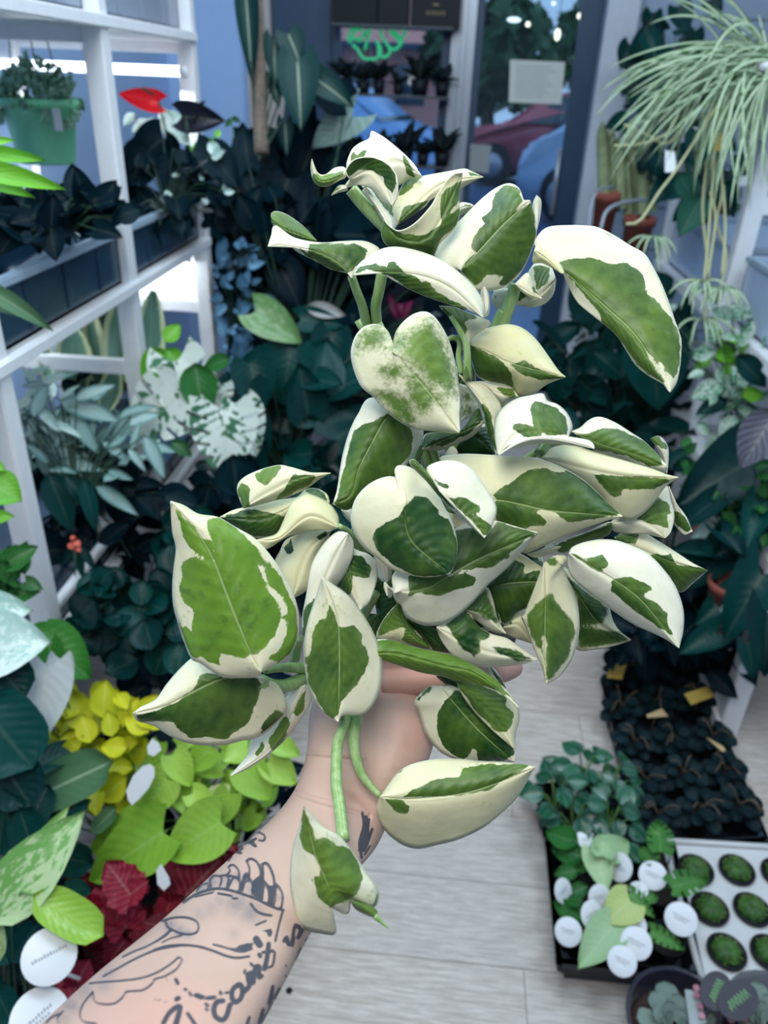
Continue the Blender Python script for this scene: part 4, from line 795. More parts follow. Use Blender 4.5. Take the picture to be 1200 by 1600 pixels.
trough((.83, 2.42, .942), (1.28, 3.08, .945), .17, 'pale blue translucent tray on the right hand rack beside the clay pots', M_BLUETRAY, M_TROUGHRIM)
trough((.83, 1.62, .942), (1.28, 2.28, .945), .17, 'pale blue translucent tray on the rack below the spider plant', M_BLUETRAY, M_TROUGHRIM)
# window ornaments
for k, (x, w_, h_) in enumerate([(556, .20, .14), (616, .13, .16), (680, .22, .15)]):
    p = PY(x, 39, SY); t = tag(MB().box((p[0] - w_ / 2, SY - .05, zs[0]), (p[0] + w_ / 2, SY + .07, zs[0] + h_), .004).build('box', M_DARKPOT, smooth=False),
        ['black box on the top window shelf, next to the dark frame', 'narrow black box between two wider ones on the top window shelf', 'black box with small gold lettering on the top window shelf'][k], 'box')
    if k == 2:
        MG = plain('gold_print', (.30, .22, .09), .4); M = MB()
        for i, q in enumerate((-.036, -.018, 0, .018, .036)): M.box((p[0] + q - .006, SY - .0515, zs[0] + .055), (p[0] + q + .006, SY - .0495, zs[0] + .058)).box((p[0] + q - .006, SY - .0515, zs[0] + .042), (p[0] + q - .003, SY - .0495, zs[0] + .058)).box((p[0] + q + .003, SY - .0515, zs[0] + .042), (p[0] + q + .006, SY - .0495, zs[0] + .058))
        M.box((p[0] - .012, SY - .0515, zs[0] + .078), (p[0] + .012, SY - .0495, zs[0] + .084)).build('print', MG, t, smooth=False)
nz = empty('neon_sign', PY(585, 60, FY - .02), 'green looped neon tube sign hung in the shop window', 'sign'); M_NEON = plain('green_neon', (.05, .5, .22), .4, emit=((.03, .55, .22), .45))
NS = (500, 0, 5.0)
for s in ('215,310 250,230 330,235', '228,335 275,240', '250,350 290,380 340,455 430,460 460,430 445,320 430,325', '350,390 390,240 405,235', '440,320 475,380 470,430 500,450 540,420 545,385 470,260 490,235', '545,370 590,388 622,330 540,240', '635,310 668,240 640,230', '590,385 640,320 570,235', '230,300 320,300 350,240', '300,330 370,240'):
    q = pts(s) / NS[2] + [500, 0]; q = catmull(q, 16); MB().tube([PY(a, b, FY - .03) for a, b in q], .0065, 8).build('tube', M_NEON, nz)
for s in ('360,-40 360,330', '520,-40 520,300'):
    q = pts(s) / 5 + [500, 0]; MB().tube([PY(a, b, FY - .015) for a, b in q], .002, 5).build('wire', M_DARKPOT, nz)
def smallpot(x, y, r, h, lab, n, L, kind='lance', spread=1.0):
    c = PY(x, y, SY); c[2] = zs[1] if y < 200 else zs[2]
    t = empty('potted_succulent', c, lab, 'plant', 'dark plants on the window shelves')
    MB().lathe([(0, 0), (r * .75, 0), (r, h), (r * .9, h), (0, h * .9)], c, 14).build('pot', M_DARKPOT, t)
    for i in range(n):
        a = 6.283 * i / n + rng.uniform(-.3, .3); e = rng.uniform(.3, 1.3); b = c + [0, 0, h * .92]
        place(t, kind, M_BLACKLEAF, b, b + np.array([math.cos(a) * math.cos(e) * spread, math.sin(a) * math.cos(e) * .6, math.sin(e)]) * L * rng.uniform(1.0, 1.7), (0, -.4, 1), 1.7)
M_BLACKLEAF = leafmat('nearly_black_leaf', (.004, .008, .010), (.008, .014, .018), trans=0, rough=.7, spec=.1)
for (x, y, r, h, n, L, nm) in [(540, 148, .035, .06, 9, .07, 'first dark spiky plant on the middle window shelf, against the dark frame'), (567, 148, .035, .05, 10, .06, 'second dark low plant on the middle window shelf, between spiky ones'), (592, 148, .030, .06, 9, .07, 'third dark plant on the middle window shelf, under the neon sign'),
                               (622, 148, .026, .045, 8, .05, 'small dark plant in the middle of the middle window shelf'), (655, 148, .045, .07, 11, .10, 'tallest dark spiky plant on the middle window shelf'), (690, 148, .035, .06, 10, .06, 'last dark plant on the middle window shelf, by the mullion'),
                               (560, 256, .045, .05, 10, .08, 'dark plant on the bottom window shelf, next to the grey green leaf'), (595, 256, .035, .05, 10, .07, 'dark plant on the bottom window shelf, behind the top cream leaf'), (632, 256, .04, .06, 12, .09, 'dark spiky plant in the middle of the bottom window shelf'),
                               (660, 256, .03, .05, 8, .06, 'small dark round plant on the bottom window shelf'), (690, 256, .04, .06, 11, .09, 'dark plant on the bottom window shelf, by the mullion')]:
    smallpot(x, y, r, h, nm, n, L)
M_PAPER = plain('notice_paper', (0.66, 0.68, 0.62), .8, var=.03); M_INKP = plain('faint_print', (.36, .38, .38), .8)
def sheet(name, cs, Y, label, cat, mat, lines=0):
    v = [PY(x, y, Y) for x, y in cs]; b = [p + [0, .002, 0] for p in v]
    o = link(name, mesh(name, v + b, [(0, 1, 2, 3), (7, 6, 5, 4), (0, 4, 5, 1), (1, 5, 6, 2), (2, 6, 7, 3), (3, 7, 4, 0)], False), None, mat); tag(o, label, cat)
    if lines:
        M = MB()
        for i in range(lines):
            f = .15 + .7 * i / (lines - 1); a = v[0] * (1 - f) + v[3] * f; c = v[1] * (1 - f) + v[2] * f; L = rng.uniform(.6, .85)
            q0 = a * .88 + c * .12; q1 = a * (1 - L) + c * L; M.add([q0 + [0, -.001, 0], q1 + [0, -.001, 0], q1 + [0, -.001, .003], q0 + [0, -.001, .003]], [(0, 1, 2, 3)])
        M.build('print', M_INKP, o, smooth=False)
    return o
sheet('notice', [(797, 93), (883, 97), (877, 163), (795, 160)], FY - .02, 'white paper notice of faint lines taped to the door glass', 'notice', M_PAPER, 9)
sheet('card', [(735, 225), (768, 227), (763, 271), (733, 268)], FY - .075, 'small grey card on the aluminium mullion beside the door', 'card', plain('grey_card', (.30, .33, .33), .8, var=.03))
M_REFL_WARM = plain('warm_reflection', (1, .9, .7), .4, emit=((1, .85, .62), 3.0)); M_REFL_WHITE = plain('white_reflection', (1, 1, 1), .4, emit=((.9, .97, 1), 2.2))  # made-up glowing bulbs standing in for lamp reflections on the door glass
for (x, y, r, s, mt, lb) in [(803, 31, .028, (1.5, .5), M_REFL_WHITE, 'bulb shaped white lamp reflection above the notice, outside the door'), (825, 38, .014, (1, 1), M_REFL_WARM, 'tiny warm bulb shaped lamp reflection just beside the white one'), (871, 54, .022, (.8, 1.5), M_REFL_WARM, 'largest warm oval bulb shaped lamp reflection beyond the door'), (906, 25, .016, (1, 1), M_REFL_WARM, 'small round warm bulb shaped lamp reflection by the door jamb'), (865, 5, .012, (1, 1), M_REFL_WHITE, 'tiny white bulb shaped lamp reflection at the top of the door')]:
    c = PY(x, y, 5.6); t = empty('reflection_bulb', c, lb, 'lamp', 'lamp reflections built as bulbs')
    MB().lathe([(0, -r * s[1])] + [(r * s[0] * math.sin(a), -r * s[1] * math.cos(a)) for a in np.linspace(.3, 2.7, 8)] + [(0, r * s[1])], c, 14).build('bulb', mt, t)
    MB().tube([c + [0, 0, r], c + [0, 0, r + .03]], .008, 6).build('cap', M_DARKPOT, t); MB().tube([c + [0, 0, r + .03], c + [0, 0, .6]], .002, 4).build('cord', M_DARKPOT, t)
# ------------------------------------------------------------------ plants around the shop
TERRA = plain('terracotta_clay', (0.36, 0.095, 0.065), .75, var=.15); BLK = M_DARKPOT; WPOT = plain('white_glazed_pot', (.66, .68, .70), .35)
STD = plain('dark_green_stalk', (0.02, 0.06, 0.035), .5); STL = plain('light_green_stalk', (0.16, 0.32, 0.08), .5); STB = plain('brown_stalk', (0.12, 0.085, 0.05), .6)
L_DARK = leafmat('dark_teal_leaf', (.001, .012, .016), (.003, .055, .046), rough=.34, spec=.16, rib=.06, trans=.05)
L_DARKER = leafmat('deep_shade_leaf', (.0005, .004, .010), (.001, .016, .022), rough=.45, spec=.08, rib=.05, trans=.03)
L_MID = leafmat('mid_green_leaf', (.006, .065, .020), (.035, .18, .03))
L_LIME = leafmat('lime_leaf', (.15, .36, .02), (.42, .62, .10), rough=.26, rib=.12, spec=.5)
L_YEL = leafmat('yellow_lime_leaf', (.36, .40, .008), (.62, .60, .02), rough=.45, rib=.2)
L_SILVER = leafmat('silver_green_leaf', (.14, .27, .25), (.40, .55, .52), (.05, .16, .13), 'edge', amt=.7)
L_SNAKE = leafmat('yellow_edged_leaf', (.06, .17, .13), (.16, .31, .22), (.60, .65, .36), 'edge')
L_ALBO = leafmat('white_splashed_leaf', (.02, .10, .05), (.07, .22, .11), (.72, .78, .70), 'albo')
L_RED = leafmat('crimson_leaf', (.06, .002, .008), (.34, .010, .032), (.62, .10, .15), 'veins', amt=.22, rough=.5)
L_VARG = leafmat('cream_mottled_leaf', (.10, .30, .07), (.28, .50, .14), (.62, .72, .42), 'splash', amt=.7)
L_PALE = leafmat('pale_mint_leaf', (.26, .48, .40), (.52, .70, .62), (.75, .84, .80), 'splash', amt=.8, rough=.3)
L_BRIGHT = leafmat('bright_green_leaf', (.07, .30, .015), (.20, .50, .04))
L_GREYV = leafmat('grey_green_leaf', (.16, .27, .24), (.30, .42, .37), (.45, .55, .50), 'veins', amt=.5, rough=.5)
L_VELVET = leafmat('velvet_leaf', (.003, .024, .026), (.008, .055, .048), (.20, .36, .26), 'stripe', amt=0.0, rib=.8, rough=.5)
L_PURP = leafmat('purple_grey_leaf', (.05, .05, .07), (.12, .12, .15), (.22, .22, .27), 'veins', amt=.6)
L_BLUE = leafmat('blue_silver_leaf', (.02, .08, .16), (.15, .33, .50), rough=.3)
L_OLIVE = leafmat('dull_oval_leaf', (.04, .11, .05), (.09, .19, .09), rib=.5)
L_VPEP = leafmat('gloss_edged_leaf', (.004, .055, .032), (.022, .16, .075), (.36, .52, .44), 'edge', amt=.15, rough=.13, spec=.8)  # faint pale edge puts the gloss highlight into the leaf colour
L_HEARTP = leafmat('powder_green_leaf', (.30, .48, .26), (.50, .66, .36), rough=.45)
L_SPID = leafmat('spider_blade', (.05, .15, .05), (.15, .28, .11), (.70, .74, .58), 'stripe', rib=0, var=.3)

# --- rack on the left, upper shelf
potted('shrub', 'dark leafy plant filling the nearer smoky trough', 'plant', PY(90, 380, 1.5), 'heart', L_DARKER, D=1.6, fill=[(95, 332, 95, 36, 1.45, 1.75, 90, .03, .065), (60, 350, 60, 30, 1.35, 1.5, 28, .03, .06)], stem=STD)
potted('shrub', 'silver spotted little plant among the dark leaves in the nearer trough', 'plant', PY(70, 380, 1.6), 'ovate', L_PALE, D=1.6, fill=[(60, 335, 70, 40, 1.5, 1.65, 16, .02, .045)], stem=STD)
gp = P(66, 200, 1.80); M_GPOT = plain('green_pot_plastic', (.25, .74, .40), .4)
hp = empty('hanging_planter', gp + [0, 0, -.08], 'green plastic pot of tiny fluffy foliage, hung on thin wires', 'plant')
MB().lathe([(0, -.075), (.060, -.075), (.064, -.07), (.080, .042), (.090, .044), (.090, .062), (.084, .062), (.076, .04), (0, .04)], gp, 26).build('pot', M_GPOT, hp)
for q in (-.06, .0, .06): MB().tube([gp + [q, .02 * (q == 0), .05], gp + [q * .2, 0, .42]], .0015, 5).build('wire', STD, hp)
M = MB()
for i in range(900):
    a = rng.uniform(0, 6.283); rr_ = .098 * math.sqrt(rng.uniform()); h = .075 + .055 * rng.uniform() * (1.2 - rr_ / .1) + .02 * math.sin(a * 3)
    c = gp + [rr_ * math.cos(a), rr_ * math.sin(a), h - (.05 if rr_ > .085 else 0)]; d = rng.normal(0, 1, 3) * .006; e = rng.normal(0, 1, 3) * .006
    M.add([c - d, c + e, c + d, c - e], [(0, 1, 2, 3)])
o = M.build('foliage', L_MIDF := plain('fluffy_green', (.36, .62, .44), .6, var=.4, scale=60), hp, kind='stuff')
tg = MB().box(gp + [.066, -.075, .0], gp + [.085, -.073, .045]).build('price_tag', WPOT, hp, smooth=False)
potted('palm', 'bright green palm fronds reaching in over the nearer trough', 'plant', P(-120, 260, .95), 'lance', L_BRIGHT, D=.92, heroes=[(-60, 262, 98, 282, .92, .03, .8), (-50, 240, 70, 240, .94, .03, .8), (-50, 226, 24, 212, .96, .02, .8), (-60, 275, 60, 300, .95, .05, .7)], stem=STL)
potted('palm', 'dim green frond hanging in front of the smoky trough', 'plant', P(-60, 420, 1.12), 'lance', L_OLIVE, D=1.12, heroes=[(-40, 440, 84, 508, 1.12, .04, .8), (-30, 470, 40, 490, 1.15, 0, .8)], stem=STL)
an = potted('anthurium', 'dark anthurium with one red and one black bloom on the white rack', 'plant', P(265, 330, 2.05), 'heart', L_DARKER, D=2.05, heroes=[(255, 215, 200, 262), (300, 235, 340, 300), (230, 240, 190, 300), (280, 260, 280, 340), (330, 240, 372, 290)], fill=[(265, 300, 75, 70, 1.95, 2.25, 64, .035, .07)], stem=STD)
L_SPR = leafmat('red_spathe', (.55, .006, .012), (.75, .014, .025), rib=.1, rough=.2); L_SPB = leafmat('black_spathe', (.004, .004, .010), (.010, .010, .02), rib=.1, rough=.3)
place(an, 'heart', L_SPR, P(249, 160, 2.05), P(184, 146, 2.02), (0.2, -.95, .1), .62, name='spathe'); place(an, 'heart', L_SPB, P(284, 182, 2.05), P(348, 188, 2.03), (0.2, -.95, .1), .78, name='spathe'); place(an, 'heart', L_SPB, P(300, 185, 2.05), P(318, 155, 2.04), (0.1, -.5, .6), .6, name='spathe')
for (a, b2) in (((246, 150), (262, 300)), ((290, 182), (285, 300))): MB().tube(catmull([P(*a, 2.05), P((a[0] + b2[0]) / 2 + 8, (a[1] + b2[1]) / 2, 2.06), P(*b2, 2.06)], 10), .003, 6).build('stem', STD, an)
MB().tube([P(240, 148, 2.03), P(222, 138, 2.0)], .0035, 6).build('spadix', STB, an)
potted('aglaonema', 'pale leaves in place of light glints between the red bloom and the black bloom', 'plant', P(260, 300, 2.15), 'ovate', L_PALE, D=2.1, heroes=[(232, 190, 205, 205), (258, 172, 262, 215), (240, 185, 232, 225), (262, 175, 290, 225), (270, 210, 262, 252), (210, 178, 192, 196), (225, 225, 200, 240), (250, 240, 238, 262)], fill=[(300, 265, 70, 50, 2.0, 2.2, 16, .02, .05)], stem=STD)  # pale leaf colour stands in for glints of light
potted('seedling', 'spindly seedling with small leaves against the pale blue wall', 'plant', P(365, 260, 2.5), 'ovate', L_MID, D=2.5, heroes=[(362, 184, 376, 190), (362, 186, 352, 198), (366, 232, 355, 250), (366, 236, 378, 248), (364, 238, 366, 258)], stem=STL, stem_r=.0012)
potted('shrub', 'tiny bright green leaves by the black bloom', 'plant', P(320, 270, 2.2), 'ovate', L_BRIGHT, D=2.15, heroes=[(285, 240, 262, 245), (275, 238, 280, 252), (320, 222, 345, 226), (318, 222, 300, 232)], fill=[(330, 235, 30, 22, 2.1, 2.25, 10, .015, .03)], stem=STD)
# --- rack on the left, lower shelf
potted('snake_plant', 'snake plant with yellow edged upright leaves under the smoky trough', 'plant', P(155, 640, 2.12), 'snake', L_SNAKE, D=1.98, heroes=[(150, 600, 118, 445, 2.1), (125, 600, 96, 480, 2.08), (165, 610, 152, 440, 2.12), (180, 610, 178, 430, 2.14), (190, 610, 200, 448, 2.1, 0, 1.3), (120, 610, 112, 508, 2.05, 0, 1.7), (205, 600, 215, 500, 2.08), (165, 640, 182, 572, 2.04, 0, 1.6), (230, 600, 240, 455, 2.1), (245, 600, 228, 500, 2.12), (75, 600, 70, 530, 1.98)], stem=STD)
potted('aglaonema', 'silver leaved plant spilling over the lower shelf of the rack', 'plant', P(120, 790, 1.68), 'lance', L_SILVER, D=1.68, heroes=[(95, 627, 182, 650, 0, .0, 1.3), (108, 648, 155, 705, 0, 0, 1.2), (68, 696, 130, 714, 0, 0, 1.1), (92, 722, 158, 730, 0, 0, 1.1), (57, 708, 95, 760, 0, 0, 1.1), (226, 680, 258, 745, 0, 0, 1.1), (205, 650, 170, 690, 0, 0, 1.1), (60, 640, 20, 668, 0, 0, 1.2), (70, 600, 30, 600), (50, 690, 28, 740), (30, 650, 70, 660), (200, 700, 228, 735), (160, 690, 205, 720), (150, 760, 215, 800)],
       fill=[(120, 690, 110, 70, 1.6, 1.85, 50, .05, .10)], stem=STD)
potted('shrub', 'pale narrow leaved plant against the post of the white rack', 'plant', P(60, 640, 1.75), 'lance', L_PALE, D=1.7, heroes=[(40, 590, 75, 570), (60, 600, 30, 640), (60, 600, 100, 580), (50, 640, 30, 690), (45, 700, 38, 745)], fill=[(60, 640, 40, 50, 1.65, 1.8, 14, .05, .09)], stem=STD)
potted('alocasia', 'dark pebbled long leaf hanging under the silver leaves', 'plant', P(80, 735, 1.6), 'lance', L_DARK, D=1.58, heroes=[(76, 738, 112, 828, 0, 0, 1.6), (100, 740, 145, 800), (130, 745, 150, 830)], stem=STD)
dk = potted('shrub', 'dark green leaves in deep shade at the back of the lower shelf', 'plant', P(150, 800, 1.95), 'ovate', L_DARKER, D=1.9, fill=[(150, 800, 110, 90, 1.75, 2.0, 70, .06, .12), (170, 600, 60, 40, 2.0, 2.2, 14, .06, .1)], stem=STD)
potted('monstera', 'white splashed monstera spilling over the rack by the bright leaves', 'plant', P(320, 700, 1.95), 'monstera', L_ALBO, D=1.9, heroes=[(284, 612, 203, 688, 1.85, 0, 1.15), (275, 565, 322, 695, 1.88, 0, .8), (350, 640, 352, 748, 1.85, 0, 1.1), (375, 632, 400, 712, 1.92, 0, .9), (322, 610, 345, 660, 1.9, 0, 1.0), (270, 575, 240, 625, 1.93, 0, 1.0), (345, 600, 330, 650, 1.95), (230, 640, 205, 655, 1.87)], stem=STD, stem_r=.003)
potted('monstera', 'plain green monstera leaf in front of the white splashed one', 'plant', P(310, 680, 1.9), 'ovate', L_MID, D=1.85, heroes=[(305, 568, 318, 650, 0, 0, 1.2), (360, 560, 315, 575), (268, 690, 300, 712), (335, 640, 330, 690)], stem=STD)
potted('philodendron', 'bright green climbing leaves beside the lower rack post', 'plant', P(262, 620, 1.95), 'ovate', L_BRIGHT, D=1.92, heroes=[(258, 534, 281, 505, 0, 0, 1.2), (256, 545, 220, 592, 0, 0, 1.1), (260, 545, 292, 585), (250, 560, 250, 610), (240, 545, 228, 570)], stem=STL)
potted('fern', 'blue silver drooping foliage beside the lit white panel', 'plant', P(370, 520, 2.55), 'ovate', L_BLUE, D=2.45, heroes=[(352, 370, 340, 410, 0, 0, .7), (376, 400, 386, 440, 0, 0, .6), (385, 520, 362, 570, 0, 0, .7), (395, 540, 370, 590, 0, 0, .6)], fill=[(372, 470, 36, 110, 2.35, 2.55, 70, .025, .06)], stem=STD)
potted('anthurium', 'plant with small coral flowers on the lower rack shelf', 'plant', P(118, 900, 1.6), 'lance', L_DARK, D=1.6, heroes=[(120, 850, 90, 890), (122, 850, 150, 890), (118, 850, 130, 905)], stem=STD)
L_CORAL = leafmat('coral_petal', (.60, .08, .05), (.75, .16, .10), rib=0)
cf = bpy.data.objects['anthurium.001']
for (a, b2, c, d) in ((108, 848, 116, 858), (116, 846, 126, 852), (110, 842, 118, 838), (120, 856, 126, 862)): place(cf, 'ovate', L_CORAL, P(a, b2, 1.58), P(c, d, 1.58), ws=1.6, name='petal')
# --- dark rippled plants low on the left, in front of the rack
potted('peperomia', 'dark rippled round leaves massed below the white rack', 'plant', PZ(210, 1010, .15), 'round', L_DARK, D=1.6, heroes=[(262, 1040, 262, 1000, 1.5, .02, 1.0), (262, 1000, 240, 1055, 1.48, 0, .9), (215, 960, 235, 1000), (180, 980, 210, 1012), (240, 960, 280, 985), (215, 920, 250, 945), (150, 1000, 190, 1020), (160, 950, 120, 990), (240, 890, 262, 925), (275, 900, 300, 930)],
       fill=[(210, 970, 110, 65, 1.45, 1.75, 80, .045, .085), (290, 880, 70, 70, 1.6, 1.9, 40, .05, .09)], stem=STD)
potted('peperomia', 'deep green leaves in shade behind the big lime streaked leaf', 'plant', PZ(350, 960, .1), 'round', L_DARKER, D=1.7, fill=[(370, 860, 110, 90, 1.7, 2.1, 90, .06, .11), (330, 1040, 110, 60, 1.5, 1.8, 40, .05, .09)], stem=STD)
# --- floor group, bottom left
potted('rubber_plant', 'large dark glossy leaves at the edge beside the yellow plant', 'plant', P(20, 1330, 1.12), 'oblong', L_DARK, D=1.1, heroes=[(-40, 1090, 52, 1200, 0, 0, 1.6), (-20, 1160, 50, 1260, 0, 0, 1.4), (10, 1230, -5, 1340, 0, 0, 1.3), (30, 1260, 55, 1345, 0, 0, 1.2), (-30, 1010, 40, 1090, 1.15, 0, 1.4), (20, 1500, 60, 1440, 0, 0, 1.2), (-20, 1440, 30, 1500, 0, 0, 1.3), (40, 1400, 90, 1350, 1.12), (-10, 1540, 20, 1600, 1.1, 0, 1.3), (-20, 1390, 20, 1430, 1.1)], fill=[(40, 1350, 70, 140, 1.12, 1.3, 34, .06, .11), (90, 1560, 110, 70, 1.12, 1.3, 30, .05, .09)], stem=STD, stem_r=.002)
potted('caladium', 'pale mint leaf with white veins reaching from the edge', 'plant', P(-20, 1180, 1.2), 'heart', L_PALE, D=1.15, heroes=[(-25, 1010, 72, 1000, 0, 0, 1.3), (-30, 960, 45, 950, 1.18, 0, 1.1)], stem=STL)
potted('caladium', 'papery white leaf pointing down above the yellow plant', 'plant', P(60, 1100, 1.25), 'heart', leafmat('papery_white_leaf', (.50, .54, .54), (.62, .66, .66), rib=.15, rough=.6), D=1.2, heroes=[(75, 1040, 50, 1172, 0, -.02, .75), (95, 1030, 92, 1110, 1.22, 0, .6)], stem=STL)
potted('philodendron', 'single deep green heart leaf above the yellow plant', 'plant', P(110, 1110, 1.3), 'heart', L_BRIGHT2 := leafmat('deep_green_heart', (.02, .13, .015), (.05, .22, .03)), D=1.28, heroes=[(70, 1000, 142, 1058, 0, 0, 1.0), (75, 1005, 88, 1070, 1.26, 0, .7), (60, 990, 110, 985, 1.3, 0, .8)], stem=STL)
potted('philodendron', 'yellow leaved philodendron in a dense clump beside the lime plant', 'plant', PZ(150, 1230, .06), 'ovate', L_YEL, D=1.3, heroes=[(130, 1140, 110, 1075, 0, 0, 1.1), (160, 1120, 165, 1062, 0, 0, 1.2), (110, 1130, 88, 1085), (140, 1160, 128, 1115, 1.25, 0, 1.2), (175, 1150, 168, 1110, 1.26, 0, 1.1), (200, 1170, 155, 1165, 1.24, 0, 1.2), (110, 1190, 70, 1155, 1.26, 0, 1.1), (190, 1130, 215, 1090), (215, 1120, 245, 1085), (100, 1180, 128, 1150, 1.24), (200, 1215, 150, 1250, 1.25, 0, 1.3), (90, 1200, 60, 1210, 1.27)],
       fill=[(150, 1160, 95, 85, 1.26, 1.42, 75, .035, .065), (190, 1240, 60, 30, 1.3, 1.38, 20, .03, .05)], stem=STL)
potted('rubber_plant', 'single dull green oval leaf lying over the yellow plant', 'plant', P(30, 1290, 1.24), 'oblong', L_OLIVE, D=1.2, heroes=[(48, 1250, 172, 1188, 0, 0, 1.1), (145, 1300, 180, 1262, 1.22, 0, 1.0)], stem=STD)
potted('philodendron', 'lime green heart leaf philodendron in the middle of the floor group', 'plant', PZ(300, 1300, .05), 'heart', L_LIME, D=1.28, heroes=[(255, 1300, 128, 1378, 1.2, 0, .75), (240, 1285, 130, 1330, 1.24, .0, .7), (345, 1285, 250, 1340, 1.18, 0, .95), (262, 1218, 218, 1275, 1.24, 0, 1.0), (330, 1170, 290, 1205, 1.3, 0, 1.0), (270, 1180, 300, 1230, 1.28, 0, .9), (380, 1200, 425, 1250, 1.28, 0, 1.0), (420, 1190, 465, 1225, 1.3, 0, 1.0), (300, 1240, 340, 1270, 1.25, 0, .9), (430, 1160, 470, 1180, 1.3, 0, .9), (360, 1240, 330, 1300, 1.24, 0, .8), (250, 1160, 235, 1195, 1.3, 0, .9), (400, 1270, 380, 1300, 1.3)],
       fill=[(330, 1205, 120, 55, 1.30, 1.42, 36, .035, .065), (400, 1280, 60, 40, 1.3, 1.4, 8, .03, .05)], stem=STL)
potted('dieffenbachia', 'long cream mottled leaf slanting up beside the dark glossy leaves', 'plant', P(-40, 1500, 1.02), 'lance', L_VARG, D=1.0, heroes=[(-15, 1440, 108, 1282, 0, 0, 1.6), (-10, 1450, 88, 1275, 1.03, 0, .9), (0, 1500, -10, 1420, 1.02)], stem=STL)
potted('philodendron', 'yellowish curled leaf hanging above the big round white label', 'plant', P(20, 1420, 1.02), 'oblong', L_LIME, D=1.0, heroes=[(52, 1398, 162, 1462, 0, 0, .95)], stem=STL)
rb = potted('begonia', 'crimson ruffled begonia beside the round white labels', 'plant', PZ(200, 1500, .04), 'begonia', L_RED, D=1.2, heroes=[(205, 1400, 165, 1345, 1.14, 0, .9), (200, 1400, 232, 1375, 1.14, 0, .9), (195, 1395, 178, 1450, 1.15, 0, .9), (290, 1400, 350, 1335, 1.2, 0, .9), (120, 1545, 88, 1530, 1.08, 0, 1.0), (120, 1535, 140, 1500, 1.08, 0, 1.2), (118, 1540, 110, 1572, 1.08, 0, 1.2), (195, 1470, 165, 1510, 1.16, 0, 1.0), (180, 1440, 145, 1425, 1.17), (265, 1410, 255, 1450, 1.2), (215, 1450, 245, 1470, 1.18)], fill=[(190, 1450, 75, 70, 1.16, 1.28, 42, .04, .07), (300, 1370, 50, 35, 1.24, 1.32, 20, .04, .06)], stem=STB)
potted('shrub', 'bright green leaf at the edge beside the rack post', 'plant', P(-20, 800, 1.25), 'ovate', L_BRIGHT, D=1.2, heroes=[(-25, 750, 32, 780, 0, 0, 1.6), (-20, 810, 20, 805), (-15, 720, 8, 735)], stem=STL)
potted('shrub', 'mid green leaves at the foot of the rack post', 'plant', P(10, 960, 1.3), 'heart', L_MID, D=1.28, heroes=[(0, 900, 40, 880), (5, 910, 36, 925), (40, 910, 66, 920), (-10, 930, 30, 925)], fill=[(15, 900, 30, 35, 1.25, 1.35, 14, .03, .05)], stem=STD)
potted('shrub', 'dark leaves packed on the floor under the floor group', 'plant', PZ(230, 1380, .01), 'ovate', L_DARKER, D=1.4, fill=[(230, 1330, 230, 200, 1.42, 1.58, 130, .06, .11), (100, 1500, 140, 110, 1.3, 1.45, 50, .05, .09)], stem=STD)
# --- between rack and window
pole = P(405, 170, 2.75); pz = potted('philodendron', 'velvet leaved climber on a rough moss pole before the window', 'plant', P(405, 250, 2.40), 'heart', L_VELVET, D=2.35, heroes=[(384, -12, 394, 122, 2.3, 0, .32), (465, 95, 470, 196, 2.3, 0, .75), (450, 52, 470, 98, 2.36, 0, 1.0), (428, 62, 430, 130, 2.38, 0, .55), (492, 122, 552, 162, 2.36, 0, .7), (445, 190, 448, 240, 2.42, 0, .6), (425, 118, 436, 165, 2.42, 0, .6)], stem=STD, stem_r=.003)
bm_ = bark = plain('moss_pole_fibre', (.22, .17, .13), .95, var=.45, scale=90, bump=.9)
MB().tube(catmull([P(398, -20, 2.38), P(402, 60, 2.38), P(405, 150, 2.38), P(409, 240, 2.39)], 16), .023, 14).build('moss_pole', bark, pz)
potted('alocasia', 'grey green alocasia leaf in front of the shop window', 'plant', P(500, 330, 2.6), 'arrow', L_GREYV, D=2.55, heroes=[(550, 182, 488, 228, 0, 0, 1.15)], stem=STD, stem_r=.003)
sheet('board', [(415, 130), (446, 150), (438, 222), (420, 215)], 3.0, 'beige board leaning behind the moss pole', 'board', M_BEIGE)
potted('philodendron', 'tall dark broad leaved plant filling the corner left of the window', 'plant', P(470, 620, 2.7), 'heart', L_DARKER, D=2.5, heroes=[(540, 160, 480, 130), (500, 200, 450, 320, 2.6, 0, .5), (470, 330, 500, 420), (400, 330, 380, 420), (440, 420, 470, 480), (380, 260, 400, 330), (420, 300, 350, 280, 2.5, 0, .5), (450, 280, 420, 380)],
       fill=[(470, 400, 110, 170, 2.5, 3.1, 130, .10, .20), (520, 380, 80, 90, 3.0, 3.8, 60, .10, .18), (600, 520, 110, 120, 2.8, 3.6, 60, .1, .18), (380, 330, 60, 100, 2.4, 2.7, 40, .07, .14)], stem=STD, stem_r=.003)
potted('philodendron', 'broad dark green leaves at the end of the aisle', 'plant', P(450, 760, 2.3), 'heart', L_DARK, D=2.2, heroes=[(392, 568, 406, 650, 2.05, 0, .95), (455, 545, 440, 632, 2.15, 0, 1.0), (520, 520, 505, 600, 2.2, 0, .9), (470, 500, 540, 505, 2.3, 0, .7), (420, 560, 360, 590, 2.1, 0, .8), (500, 600, 480, 680, 2.2), (380, 600, 375, 690, 2.05)],
       fill=[(450, 640, 110, 110, 2.15, 2.6, 60, .09, .16), (430, 760, 110, 80, 2.0, 2.4, 50, .08, .14)], stem=STD, stem_r=.003)
